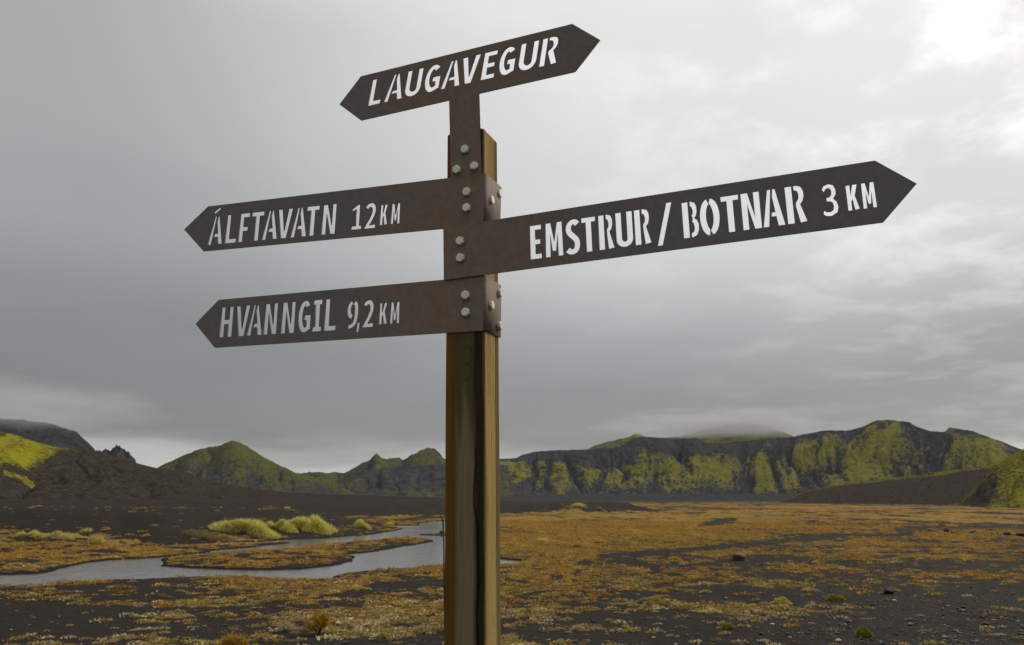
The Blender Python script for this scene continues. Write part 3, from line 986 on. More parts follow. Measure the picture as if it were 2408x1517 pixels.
    if ch == 'B':
        x0 = s + g
        o = [(x0, 1), (.6 * w, 1), (.82 * w, .95), (.92 * w, .83), (.92 * w, .69), (.85 * w, .58), (.74 * w, .53), (.9 * w, .46), (w, .34), (.98 * w, .18), (.85 * w, .05), (.62 * w, 0), (x0, 0)]
        i = [(x0, .125), (.55 * w, .125), (.68 * w, .17), (.73 * w, .27), (.68 * w, .39), (.55 * w, .45), (x0 + .05, .465), (x0 + .05, .575), (.55 * w, .59), (.66 * w, .66), (.67 * w, .76), (.6 * w, .85), (.5 * w, .875), (x0, .875)]
        return [[(0, 0), (s, 0), (s, 1), (0, 1)], o + i]


def text_outlines(items, slant=0.0):
    out = []
    for ch, u0, u1, base, cap, s in items:
        wd = (u1 - u0) / cap
        for poly in glyph(ch, wd, s / cap):
            out.append([(u0 + cap * (x + slant * y), base + cap * y) for x, y in poly])
    return out


def plate_mesh(name, outline, holes, a, v0, w_off=0.0, wrap=False, hgt=.13):
    cu = bpy.data.curves.new(name, 'CURVE')
    cu.dimensions = '2D'
    cu.fill_mode = 'BOTH'
    cu.extrude = TH / 2
    for poly in [outline] + holes:
        sp_ = cu.splines.new('POLY')
        sp_.points.add(len(poly) - 1)
        for p, (x, y) in zip(sp_.points, poly):
            p.co = (x, y, 0, 1)
        sp_.use_cyclic_u = True
    o = bpy.data.objects.new(name, cu)
    col.objects.link(o)
    dg = bpy.context.evaluated_depsgraph_get()
    me = bpy.data.meshes.new_from_object(o.evaluated_get(dg))
    bpy.data.objects.remove(o)
    bpy.data.curves.remove(cu)
    bm = bmesh.new()
    bm.from_mesh(me)
    for v in bm.verts:          # curve space (u, v, thickness) -> (u, depth, v)
        v.co = Vector((v.co.x, w_off - TH / 2 - v.co.z, v.co.y))
    if wrap:                    # the plate folds back along the right side of the post
        prof = [(.0985, -TH, .0985, 0.0)]
        for i in range(1, 8):
            t = math.radians(-90 + 90 * i / 7)
            prof.append((.0985 + (.0015 + TH) * math.cos(t), .0015 + (.0015 + TH) * math.sin(t), .0985 + .0015 * math.cos(t), .0015 + .0015 * math.sin(t)))
        prof.append((.1 + TH, .0945, .100, .0945))
        rows = [[bm.verts.new((ox, oy, z)) for z in (0, hgt)] + [bm.verts.new((ix, iy, z)) for z in (0, hgt)] for ox, oy, ix, iy in prof]
        for p, q in zip(rows[:-1], rows[1:]):
            bm.faces.new((p[0], q[0], q[1], p[1])).smooth = True
            bm.faces.new((p[2], p[3], q[3], q[2])).smooth = True
            bm.faces.new((p[1], q[1], q[3], p[3]))
            bm.faces.new((p[0], p[2], q[2], q[0]))
        e = rows[-1]
        bm.faces.new((e[0], e[2], e[3], e[1]))
    ca, sa = math.cos(a), math.sin(a)
    for v in bm.verts:
        u, ww, z = v.co
        v.co = Vector((u * ca - z * sa - .05, ww, v0 + u * sa + z * ca))
    bmesh.ops.recalc_face_normals(bm, faces=bm.faces)
    bm.to_mesh(me)
    bm.free()
    me.name = name
    me.materials.clear()
    me.materials.append(M_STEEL)
    return me


def bolt_mesh():
    bm = bmesh.new()
    R6, hh = .0110, .0072
    def hexpt(k):
        a0 = math.radians(60 * (k // 2))
        a1 = math.radians(60 * (k // 2 + 1))
        p = Vector((math.cos(a0), math.sin(a0))) * R6
        q = Vector((math.cos(a1), math.sin(a1))) * R6
        return p if k % 2 == 0 else (p + q) / 2
    b = [bm.verts.new((*hexpt(k), -.001)) for k in range(12)]
    m = [bm.verts.new((*hexpt(k), hh - (.0009 if k % 2 == 0 else 0))) for k in range(12)]
    t = [bm.verts.new((.0089 * math.cos(math.radians(30 * k)), .0089 * math.sin(math.radians(30 * k)), hh + .0006)) for k in range(12)]
    for k in range(12):
        j = (k + 1) % 12
        bm.faces.new((b[k], b[j], m[j], m[k]))
        bm.faces.new((m[k], m[j], t[j], t[k]))
    bm.faces.new(t)
    me = bpy.data.meshes.new('bolt')
    bm.to_mesh(me)
    bm.free()
    me.materials.append(M_BOLT)
    return me


BOLT = bolt_mesh()
brnd = random.Random(3)


def bolt(board, u, z, depth, side=False):
    o = bpy.data.objects.new('bolt', BOLT)
    link(o, board)
    spin = Matrix.Rotation(brnd.uniform(0, 1.0), 4, 'Z')
    tilt = Matrix.Rotation(brnd.uniform(-.06, .06), 4, 'X')
    if side:    # on the right face, pointing +x
        o.matrix_local = Matrix.Translation((.05 + TH, u, z)) @ Matrix.Rotation(math.pi / 2, 4, 'Y') @ tilt @ spin
    else:       # on the front face, pointing -y
        o.matrix_local = Matrix.Translation((u - .05, depth, z)) @ Matrix.Rotation(math.pi / 2, 4, 'X') @ tilt @ spin
    return o


def board(label, outline, text, a, v0, bolts, w_off=0.0, wrap=False, slant=0.0, side_bolts=(), hgt=.13):
    me = plate_mesh('arrow_board', outline, text_outlines(text, slant), a, v0, w_off, wrap, hgt)
    o = obj('arrow_board', me, signpost)
    o['label'] = label
    for u, v in bolts:
        bolt(o, u * math.cos(a) - v * math.sin(a), v0 + u * math.sin(a) + v * math.cos(a), w_off - TH)
    for wd, z in side_bolts:
        bolt(o, wd, z, 0, True)
    return o


def row(word, spans, base0, base1, cap, s):
    n = len(spans)
    return [(ch, u0, u1, base0 + (base1 - base0) * i / max(n - 1, 1), cap, s) for i, (ch, (u0, u1)) in enumerate(zip(word, spans))]


S = .0126
# top board, pointed at both ends, on its own stem
t_top = row('LAUGAVEGUR', [(-.2248, -.190), (-.1782, -.1265), (-.1205, -.0757), (-.0672, -.0222), (-.0154, .0362), (.0343, .0838), (.0939, .129), (.1372, .1805), (.191, .237), (.2468, .290)], .0362, .0338, .072, .0130)
board('steel board cut with LAUGAVEGUR, pointed at both ends',
      [(-.246, 0), (.0075, 0), (.0075, -.2085), (.0888, -.2125), (.0888, 0), (.336, 0), (.401, .0668), (.336, .1263), (-.246, .1263), (-.3113, .0597)],
      t_top, .03049, 2.5742, [(.0484, -.1413), (.0252, -.190), (.0714, -.1897)], slant=.2)
t_alf = (row('ÁLFTAVATN', [(-.7204, -.6725), (-.6622, -.6267), (-.618, -.5867), (-.580, -.5396), (-.5405, -.4928), (-.4952, -.4486), (-.4494, -.4017), (-.4045, -.3655), (-.3542, -.3145)], .0170, .0148, .0804, S)
         + row('12', [(-.266, -.237), (-.226, -.1969)], .0203, .0202, .0655, .0098) + row('KM', [(-.1835, -.163), (-.1522, -.128)], .025, .025, .0532, .0070))
board('steel arrow board cut with ALFTAVATN 12 KM, folded round the post',
      [(.0985, 0), (.0985, .129), (-.732, .129), (-.8084, .0690), (-.732, 0)], t_alf, -.03982, 2.2393, [(.0538, .0866), (.0554, .0461)], wrap=True,
      side_bolts=[(.0323, 2.3087), (.0829, 2.3440)], hgt=.129)
t_ems = (row('EMSTRUR', [(.2185, .2458), (.2555, .297), (.305, .3366), (.3419, .3747), (.3815, .4153), (.4208, .4581), (.463, .4977)], .0216, .0216, .081, S)
         + row('/', [(.5108, .5468)], .0135, .0135, .0955, S)
         + row('BOTNAR', [(.568, .6014), (.6049, .6456), (.6502, .6869), (.692, .729), (.7325, .7753), (.781, .8183)], .0224, .0226, .081, S)
         + row('3', [(.8503, .8796)], .0276, .0276, .069, .0105) + row('KM', [(.8972, .9185), (.9255, .950)], .0335, .0333, .054, .0072))
board('steel arrow board cut with EMSTRUR / BOTNAR 3 KM', [(-.0017, 0), (.957, 0), (1.0256, .0699), (.957, .1309), (-.0017, .1309)], t_ems, .01831, 2.1098,
      [(.0434, .0899), (.0436, .0485)], w_off=-TH - .0006)
t_hva = (row('HVANNGIL', [(-.6593, -.6205), (-.6115, -.5668), (-.5705, -.5242), (-.518, -.4796), (-.464, -.4251), (-.4161, -.377), (-.370, -.3444), (-.3345, -.3024)], .0270, .0252, .081, S)
         + row('9', [(-.27, -.239)], .0275, .0275, .0675, .0098) + row(',', [(-.2425, -.2325)], .0295, .0295, .0675, .0098) + row('2', [(-.2224, -.1955)], .0279, .0279, .0665, .0098)
         + row('KM', [(-.1785, -.157), (-.148, -.1235)], .032, .032, .0528, .0070))
board('steel arrow board cut with HVANNGIL 9,2 KM, folded round the post',
      [(.0985, 0), (.0985, .130), (-.6715, .130), (-.7431, .0688), (-.6715, 0)], t_hva, -.02113, 1.9816, [(.0528, .0871), (.0543, .0454)], wrap=True,
      side_bolts=[(.0278, 2.0454), (.0813, 2.0880), (.0807, 2.0058)], hgt=.130)


# ------------------------------------------------------------------ plants
def place(px, py):
    """where a line of sight meets the ground"""
    dx, dy, dzz = [float(v) for v in ray(px, py)]
    t = np.geomspace(5, 400, 1500)
    z = ground_z(dx * t, dy * t)
    below = EYE + dzz * t < z
    i = int(np.argmax(below)) if below.any() else len(t) - 1
    return np.array([dx * t[i], dy * t[i], z[i]]), t[i] * math.hypot(dx, dy)


def blades(P, nrm, length, width, lean, seed=0):
    """one tapering two-triangle blade at each point: P (n,3), nrm (n,3) growth direction"""
    r = np.random.default_rng(seed)
    n = len(P)
    d = nrm + r.normal(0, lean, (n, 3))
    d[:, 2] = np.abs(d[:, 2])
    d /= np.linalg.norm(d, axis=1, keepdims=True)
    side = np.stack([r.normal(size=n), r.normal(size=n), np.zeros(n)], -1)
    side -= d * (side * d).sum(1, keepdims=True)
    side /= np.maximum(np.linalg.norm(side, axis=1, keepdims=True), 1e-6)
    w = (width * r.uniform(.6, 1.3, n))[:, None]
    L = (length * r.uniform(.6, 1.2, n))[:, None]
    bend = np.stack([r.normal(0, .18, n), r.normal(0, .18, n), -np.abs(r.normal(0, .12, n))], -1) * L
    a, b = P - side * w / 2, P + side * w / 2
    m = P + d * L * .55
    c0, c1 = m - side * w * .38, m + side * w * .38
    tip = P + d * L + bend
    V = np.stack([a, b, c0, c1, tip], 1).reshape(-1, 3)
    o = (np.arange(n) * 5)[:, None]
    Fc = np.concatenate([o + np.array([[0, 1, 3]]), o + np.array([[0, 3, 2]]), o + np.array([[2, 3, 4]])])
    return V, Fc


def leaf_cloud(P, nrm, length, width, lean, seed=0):
    """single triangles, for small cushions and leaves"""
    r = np.random.default_rng(seed)
    n = len(P)
    d = nrm + r.normal(0, lean, (n, 3))
    d[:, 2] = np.abs(d[:, 2])
    d /= np.linalg.norm(d, axis=1, keepdims=True)
    side = r.normal(size=(n, 3))
    side -= d * (side * d).sum(1, keepdims=True)
    side /= np.maximum(np.linalg.norm(side, axis=1, keepdims=True), 1e-6)
    w = (width * r.uniform(.6, 1.4, n))[:, None]
    L = (length * r.uniform(.6, 1.3, n))[:, None]
    V = np.stack([P - side * w / 2, P + side * w / 2, P + d * L], 1).reshape(-1, 3)
    return V, np.arange(n * 3).reshape(-1, 3)


def plant_mesh(name, V, Fc, rgb_per_leaf, k, mat):
    me = mesh_np(name, V, Fc, mat, smooth=False)
    attr_c(me, 'tint', np.repeat(rgb_per_leaf, k, 0))
    return me


TAN = np.array([(.46, .34, .14), (.40, .26, .10), (.50, .37, .21), (.38, .33, .08), (.58, .48, .26), (.43, .30, .14)])
RUST = np.array([(.48, .28, .07), (.42, .225, .055), (.52, .34, .085), (.44, .30, .075), (.42, .21, .06), (.36, .30, .065)])


def cover_at(P):
    z, sh, t = ground_z(P[:, 0], P[:, 1], True)
    c, o, wt, gr = masks(P[:, 0], P[:, 1], sh, t)
    return z, c, o, gr, sh, t


# low heath cushions, uncountable: one mass
n0 = 62000
a0 = np.radians(rng.uniform(-36, 36, n0))
r0 = 7.6 + (62 - 7.6) * rng.uniform(0, 1, n0) ** 1.35
P0 = np.stack([r0 * np.sin(a0), r0 * np.cos(a0)], -1)
z0, c0, o0, g0, sh0, t0 = cover_at(P0)
keep = (rng.uniform(0, 1, n0) < .035 + .965 * sstep(c0, .18, .5)) & (sh0 < -.1)
P0, z0, c0, o0, r0, sh0 = P0[keep], z0[keep], c0[keep], o0[keep], r0[keep], sh0[keep]
n0 = len(P0)
K = 34
size = rng.gamma(2.6, .020, n0).clip(.015, .16) * (1 + r0 / 70)
ti = rng.integers(0, len(TAN), n0)
isr = rng.uniform(0, 1, n0) < o0
tone = np.where(isr[:, None], RUST[rng.integers(0, len(RUST), n0)], TAN[ti]) * rng.uniform(.65, 1.15, (n0, 1))
rho = np.sqrt(rng.uniform(0, 1, (n0, K)))
th = rng.uniform(0, 2 * math.pi, (n0, K))
bx, by = rho * np.cos(th), rho * np.sin(th)
hh = size * rng.uniform(.12, .38, n0)
B = np.stack([P0[:, :1] + bx * size[:, None], P0[:, 1:] + by * size[:, None] * .8, z0[:, None] - .004 + (1 - rho ** 2) * hh[:, None]], -1).reshape(-1, 3)
Nn = np.stack([bx * .8, by * .8, np.full_like(bx, .55)], -1).reshape(-1, 3)
V, Fc = leaf_cloud(B, Nn, np.repeat(size, K) * .24 + .004, np.repeat(size, K) * .20 + .004, .45, 5)
tone = tone + (np.array([.49, .30, .07]) - tone) * (.6 * sstep(r0, 16, 40))[:, None]
shade = rng.uniform(.8, 1.2, (n0 * K, 1))
heath = obj('heath_cover', plant_mesh('heath_cover', V, Fc, np.repeat(tone, K, 0) * shade, 3, M_CUSHION))
tag(heath, 'low tan and rusty heath cushions scattered over black sand', 'heath', kind='stuff')

# rusty grass along the banks and over the plain
n1 = 60000
a1 = np.radians(rng.uniform(-36, 36, n1))
r1 = 11 + (200 - 11) * rng.uniform(0, 1, n1) ** 1.5
P1 = np.stack([r1 * np.sin(a1), r1 * np.cos(a1)], -1)
z1, c1, o1, g1, sh1, t1 = cover_at(P1)
keep = (rng.uniform(0, 1, n1) < sstep(c1, .45, .9) * np.clip(o1 * 1.3 - .2, 0, 1)) & (sh1 < -.1)
P1, z1, r1, sh1 = P1[keep], z1[keep], r1[keep], sh1[keep]
n1 = len(P1)
K = 5
gl = rng.gamma(4, .0085, n1).clip(.012, .09) * (1 + .7 * np.exp(-(np.abs(sh1) / 1.2) ** 2)) * (1 + r1 / 80)
B = np.repeat(np.stack([P1[:, 0], P1[:, 1], z1 - .01], -1), K, 0) + rng.normal(0, 1, (n1 * K, 3)) * np.repeat(gl, K)[:, None] * np.array([.5, .5, 0])
V, Fc = blades(B, np.tile([0, 0, 1.0], (n1 * K, 1)), np.repeat(gl, K), np.repeat(gl, K) * .17, .45, 8)
tone = RUST[rng.integers(0, len(RUST), n1)] * rng.uniform(.7, 1.25, (n1, 1))
tone = tone + (np.array([.50, .29, .055]) - tone) * (.55 * sstep(r1, 18, 45))[:, None]
grass = obj('rusty_grass', plant_mesh('rusty_grass', V, Fc, np.repeat(tone, K, 0) * rng.uniform(.8, 1.2, (n1 * K, 1)), 5, M_PLANT))
tag(grass, 'short rust-coloured autumn grass on the river banks and plain', 'grass', kind='stuff')

M_SAND = mat_stone('dark_sand', (.03, .027, .024), (.07, .06, .05), 6)


def grass_mound(name, label, cat, px, py, wpx, hpx, n, tones, sand=True, blade=None, group=None, lean=.34, depth=.6, seed=1, transl=M_PLANT, bw=.05):
    base, dist = place(px, py)
    W, Hh = wpx * dist / F, hpx * dist / F
    r = np.random.default_rng(seed)
    root = empty(name, base) if sand else None
    bl = blade if blade else max(.12, Hh * .55)
    dome = max(Hh - bl * .8, Hh * .15) if sand else 0.0
    rho, t = np.sqrt(r.uniform(0, 1, n)), r.uniform(0, 2 * math.pi, n)
    wob = 1 + .3 * np.sin(t * 3 + seed) + .18 * np.sin(t * 5 + seed * 2.1)
    x, y = rho * np.cos(t) * W / 2 * wob, rho * np.sin(t) * W / 2 * depth * wob
    lump = .35 + 1.3 * vnoise(x / W * 5 + 9, y / W * 5 + 4, seed)
    gz_ = ground_z(x + base[0], y + base[1]) - base[2]
    z = gz_ + dome * (1 - rho ** 2) * lump - .01
    Pb = np.stack([x, y, z], -1)
    nr_ = np.stack([x / W * .7, y / W * .7, np.ones(n)], -1)
    ln = bl * (.35 + 1.0 * vnoise(x / W * 8, y / W * 8, seed + 3)) * (1.05 - .45 * rho ** 2)
    V, Fc = blades(Pb, nr_, ln, np.full(n, bw * bl + .004), lean, seed)
    tn = np.array(tones)[r.integers(0, len(tones), n)] * r.uniform(.7, 1.25, (n, 1))
    me = plant_mesh('blades', V, Fc, tn, 5, transl)
    if not sand:
        o = obj(name, me)
        o.location = base
        return tag(o, label, cat, group)
    tag(root, label, cat, group)
    obj('grass_blades', me, root)['kind'] = 'stuff'
    k = 26
    rr, tt = np.meshgrid(np.linspace(0, 1, 9), np.linspace(0, 2 * math.pi, k, endpoint=False), indexing='ij')
    wb = 1 + .3 * np.sin(tt * 3 + seed) + .18 * np.sin(tt * 5 + seed * 2.1)
    xs, ys = rr * np.cos(tt) * W / 2 * wb * 1.1, rr * np.sin(tt) * W / 2 * depth * wb * 1.1
    zs = ground_z((xs + base[0]).ravel(), (ys + base[1]).ravel()).reshape(xs.shape) - base[2] + dome * (1 - rr ** 2) * (.35 + 1.3 * vnoise(xs / W * 5 + 9, ys / W * 5 + 4, seed)) - .05 * rr - .02
    I = np.arange(9 * k).reshape(9, k)
    q = np.stack([I[:-1], np.roll(I[:-1], -1, 1), np.roll(I[1:], -1, 1), I[1:]], -1).reshape(-1, 4)
    obj('sand_mound', mesh_np('sand_mound', np.stack([xs, ys, zs], -1).reshape(-1, 3), q, M_SAND), root)
    return root


LYME = [(.62, .58, .12), (.66, .60, .16), (.54, .53, .10), (.68, .61, .22)]
LYMEDRY = [(.62, .52, .16), (.56, .47, .13), (.66, .56, .20), (.52, .48, .12)]
OLIVE = [(.26, .20, .06), (.30, .22, .08), (.22, .18, .06)]
GREEN = [(.27, .27, .04), (.33, .31, .05), (.20, .22, .04)]
PALE = [(.44, .33, .20), (.50, .40, .24), (.38, .27, .15)]
ORANGE = [(.46, .24, .03), (.40, .19, .03), (.34, .22, .03), (.50, .30, .04)]

grass_mound('grass_mound', 'broad yellow-green grass mound on the far bank, longest of them', 'grass mound', 582, 1251, 138, 31, 9000, LYME + LYMEDRY, seed=3)
grass_mound('grass_mound', 'tall dense yellow-green grass mound beside the black dune', 'grass mound', 735, 1249, 92, 31, 7500, LYME, seed=5, depth=.8)
grass_mound('grass_mound', 'low grass saddle joining the two big grass mounds', 'grass mound', 664, 1246, 70, 18, 3000, LYME + LYMEDRY, seed=4)
grass_mound('grass_mound', 'small yellow-green grass mound on the flank of the black dune', 'grass mound', 850, 1241, 38, 17, 1800, LYME, seed=8)
grass_mound('grass_mound', 'low yellow grass mound on the far bank below the moss crest', 'grass mound', 74, 1265, 58, 14, 2200, LYMEDRY + LYME, seed=9, depth=.5)
grass_mound('grass_mound', 'low spreading yellow grass mound beside the upright pale tuft', 'grass mound', 152, 1266, 76, 13, 2400, LYMEDRY, seed=12, depth=.45)
grass_mound('grass_mound', 'dull olive-brown heather mound just left of the long grass mound', 'grass mound', 487, 1269, 100, 14, 3000, OLIVE, seed=15, depth=.5)
grass_mound('grass_tuft', 'round pale yellow tuft on black sand of the terrace', 'grass tuft', 204, 1252, 17, 14, 500, LYMEDRY, sand=False, blade=.22, seed=17)
grass_mound('grass_tuft', 'upright pale tuft hanging down the far river bank', 'grass tuft', 225, 1281, 18, 26, 700, LYMEDRY, sand=False, blade=.42, seed=18)
grass_mound('grass_tuft', 'bright green tuft at the tip of the black dune', 'grass tuft', 917, 1236, 12, 14, 400, LYME, sand=False, blade=.32, seed=19)
grass_mound('grass_tuft', 'bright green tuft on the long river island', 'grass tuft', 905, 1269, 16, 11, 400, LYME, sand=False, blade=.2, seed=20)
grass_mound('grass_tuft', 'tiny yellow tuft high on the terrace above the grass mounds', 'grass tuft', 675, 1197, 12, 10, 250, LYMEDRY, sand=False, blade=.3, seed=21)
grass_mound('grass_tuft', 'pale tuft on the far edge of the orange plain by the low dune', 'grass tuft', 1363, 1190, 30, 9, 500, LYMEDRY, sand=False, blade=.5, seed=22)
grass_mound('grass_tuft', 'small green tuft where the low dune meets the orange plain', 'grass tuft', 1410, 1199, 9, 8, 250, GREEN, sand=False, blade=.45, seed=23)
grass_mound('grass_tuft', 'yellow-green tuft on the orange plain right of the post', 'grass tuft', 1278, 1273, 22, 10, 350, LYME, sand=False, blade=.2, seed=24)
grass_mound('grass_tuft', 'dark olive tuft beside the little pool on the plain', 'grass tuft', 1359, 1287, 18, 9, 350, OLIVE, sand=False, blade=.16, seed=25)
grass_mound('grass_tuft', 'feathery tan tuft on black sand in front of the boulder', 'grass tuft', 1671, 1441, 44, 16, 700, PALE + LYMEDRY, sand=False, blade=.10, seed=26)
grass_mound('grass_tuft', 'pinkish pale dry grass tuft left of the orange shrub', 'grass tuft', 676, 1484, 38, 22, 600, PALE, sand=False, blade=.13, seed=27)
grass_mound('grass_tuft', 'orange dry grass tuft cut by the lower frame edge', 'grass tuft', 553, 1519, 40, 28, 900, ORANGE, sand=False, blade=.16, seed=28)


def cushion(label, px, py, wpx, hpx, n, tones, seed):
    base, dist = place(px, py)
    W, Hh = wpx * dist / F, hpx * dist / F
    r = np.random.default_rng(seed)
    root = empty('moss_cushion', base)
    tag(root, label, 'moss')
    rho, t = np.sqrt(r.uniform(0, 1, n)), r.uniform(0, 2 * math.pi, n)
    wob = 1 + .2 * np.sin(t * 3 + seed)
    x, y = rho * np.cos(t) * W / 2 * wob, rho * np.sin(t) * W * .38 * wob
    z = Hh * (1 - rho ** 2) ** .7 * (.7 + .6 * vnoise(x / W * 6, y / W * 6, seed)) - .01
    V, Fc = leaf_cloud(np.stack([x, y, z], -1), np.stack([x / W * 2, y / W * 2, np.full(n, .8)], -1), np.full(n, .016 + Hh * .12), np.full(n, .014), .5, seed)
    tn = np.array(tones)[r.integers(0, len(tones), n)] * r.uniform(.6, 1.3, (n, 1))
    obj('shoots', plant_mesh('shoots', V, Fc, tn, 3, M_CUSHION), root)['kind'] = 'stuff'
    k = 20
    rr, tt = np.meshgrid(np.linspace(0, 1, 7), np.linspace(0, 2 * math.pi, k, endpoint=False), indexing='ij')
    wb = 1 + .2 * np.sin(tt * 3 + seed)
    xs, ys = rr * np.cos(tt) * W / 2 * wb, rr * np.sin(tt) * W * .38 * wb
    zs = Hh * np.maximum(1 - rr ** 2, 0) ** .7 * (.7 + .6 * vnoise(xs / W * 6, ys / W * 6, seed)) - .015
    I = np.arange(7 * k).reshape(7, k)
    q = np.stack([I[:-1], np.roll(I[:-1], -1, 1), np.roll(I[1:], -1, 1), I[1:]], -1).reshape(-1, 4)
    me = mesh_np('cushion_body', np.stack([xs, ys, zs], -1).reshape(-1, 3), q, M_CUSHION)
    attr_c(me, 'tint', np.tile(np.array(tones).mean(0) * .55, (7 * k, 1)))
    obj('cushion_body', me, root)


cushion('long olive-green moss cushion at the edge of the black gravel', 1968, 1410, 38, 9, 1400, GREEN + [(.34, .28, .05)], 31)
cushion('tan-topped moss cushion left of the long olive cushion', 1841, 1423, 36, 13, 1200, LYMEDRY, 32)
cushion('small rounded green moss cushion on black sand', 1712, 1479, 27, 9, 900, GREEN, 33)
cushion('ragged bright green moss cushion among gravel stones', 2031, 1496, 32, 15, 1500, GREEN, 34)
cushion('flat pale yellow cushion plant near the foot of the post', 902, 1505, 36, 13, 1300, [(.46, .42, .16), (.52, .46, .24), (.40, .38, .10)], 35)
cushion('small round yellow-green cushion right of the orange shrub', 826, 1482, 16, 10, 500, [(.36, .36, .09), (.42, .40, .14)], 36)
cushion('low red-brown cushion on the plain far right', 2216, 1236, 16, 5, 300, [(.40, .15, .05), (.34, .17, .05)], 37)

# orange dwarf willow: bare stems and a ragged crown of small leaves
base, dist = place(751, 1495)
shrub = empty('dwarf_shrub', base)
tag(shrub, 'bushy orange dwarf shrub with dark stems on black sand', 'shrub')
r = np.random.default_rng(51)
W, Hh = 56 * dist / F, 46 * dist / F
sv, sf = [], []
tips = []
for i in range(26):
    a, e = r.uniform(0, 2 * math.pi), r.uniform(.15, 1.0)
    end = np.array([math.cos(a) * W / 2 * e, math.sin(a) * W / 2 * e, Hh * (1.0 - .55 * e * e) * r.uniform(.75, 1.05)])
    mid = end * np.array([.35, .35, .55])
    tips += [(mid, end)]
    for j, (q0, q1, ra, rb) in enumerate([(np.zeros(3) + np.array([0, 0, -.02]), mid, .004, .003), (mid, end, .003, .001)]):
        o_ = len(sv)
        for q_, rad_ in ((q0, ra), (q1, rb)):
            for k in range(4):
                sv.append(q_ + rad_ * np.array([math.cos(k * math.pi / 2), math.sin(k * math.pi / 2), 0]))
        for k in range(4):
            sf.append((o_ + k, o_ + (k + 1) % 4, o_ + 4 + (k + 1) % 4, o_ + 4 + k))
m_stem = mat_stone('shrub_bark', (.035, .022, .014), (.08, .05, .03), 60)
obj('stems', mesh_np('stems', np.array(sv), sf, m_stem), shrub)
lp, ln_ = [], []
for mid, end in tips:
    for _ in range(70):
        t = r.uniform(.15, 1.05)
        p = mid + (end - mid) * t + r.normal(0, .022, 3)
        lp.append(p)
        ln_.append((end - mid) / np.linalg.norm(end - mid) + np.array([0, 0, .3]))
lp = np.array(lp)
lp[:, 2] = np.maximum(lp[:, 2], .01)
V, Fc = leaf_cloud(lp, np.array(ln_), np.full(len(lp), .024), np.full(len(lp), .015), .6, 52)
obj('crown', plant_mesh('crown', V, Fc, np.array(ORANGE + [(.28, .22, .03)])[r.integers(0, 5, len(lp))] * r.uniform(.6, 1.2, (len(lp), 1)), 3, M_PLANT), shrub)


# ------------------------------------------------------------------ boulders, stones, gravel
def rock_mesh(name, seed, mat, sub=3, flat=.6, rough=.35):
    bm = bmesh.new()
    bmesh.ops.create_icosphere(bm, subdivisions=sub, radius=.5)
    V = np.array([v.co for v in bm.verts])
    r = np.random.default_rng(seed)
    cuts = r.normal(size=(9, 3))
    cuts /= np.linalg.norm(cuts, axis=1, keepdims=True)
    for c in cuts:
        lim = r.uniform(.30, .42)
        d = V @ c
        V = V - np.where(d > lim, d - lim, 0)[:, None] * c * .9
    V *= 1 + rough * .25 * (fbm(V[:, 0] * 5 + 9, V[:, 1] * 5 + V[:, 2] * 4, seed, 3) - .5)[:, None]
    V[:, 2] *= flat
    for v, c in zip(bm.verts, V):
        v.co = c
    me = bpy.data.meshes.new(name)
    bm.to_mesh(me)
    bm.free()
    me.materials.append(mat)
    return me


M_ROCK = mat_stone('brown_basalt', (.035, .028, .020), (.13, .10, .07), 5)
M_ROCKD = mat_stone('black_lava', (.018, .015, .013), (.05, .042, .036), 6)
M_ROCKP = mat_stone('pale_rhyolite', (.30, .27, .23), (.52, .48, .42), 12)


def boulder(label, px, py, wpx, mat, seed, flat=.6, sink=.12, cat='boulder', name='boulder', aspect=1.0):
    base, dist = place(px, py)
    s = wpx * dist / F
    o = obj(name, rock_mesh(name, seed, mat, flat=flat))
    o.location = (base[0], base[1], base[2] + s * flat * (.42 - sink))
    o.scale = (s, s * .8 * aspect, s)
    o.rotation_euler = (0, 0, seed * 1.3)
    return tag(o, label, cat)


boulder('large brown boulder sunk in black sand beside a tan grass strip', 1738, 1316, 38, M_ROCK, 3, .55, .16)
boulder('rounded black lava lump standing up on the far plain', 2226, 1250, 12, M_ROCKD, 5, .8)
boulder('small black lava lump leaning by the rounded lump', 2239, 1253, 9, M_ROCKD, 6, .6)
boulder('flat black lava slab at the left end of the lava row', 2192, 1248, 15, M_ROCKD, 7, .4)
boulder('long low lava slab in the middle of the lava row', 2288, 1251, 14, M_ROCKD, 8, .4)
boulder('lava slab behind the lava row on the plain', 2327, 1246, 12, M_ROCKD, 9, .4)
boulder('grey lava lump near the right end of the lava row', 2370, 1257, 17, M_ROCKD, 10, .5)
boulder('broad black lava lump ending the lava row', 2400, 1260, 20, M_ROCKD, 11, .5)
boulder('dark broken lava rock behind the black gravel', 2092, 1395, 26, M_ROCKD, 12, .6)
boulder('pale flat stone lying on the black gravel', 1973, 1508, 18, M_ROCKP, 13, .35, cat='stone', name='stone')
boulder('pale round stone by the lower right gravel', 2222, 1498, 12, M_ROCKP, 14, .5, cat='stone', name='stone')
boulder('moss-topped stone on the river spit by the post', 1038, 1255, 14, M_ROCK, 15, .7)
for px_i in (545, 581):
    tag(boulder('white stone on the narrow bar in the river', px_i, 1282, 5.5, M_ROCKP, 16, .8, cat='stone', name='stone'), group='white stones on the river bar')

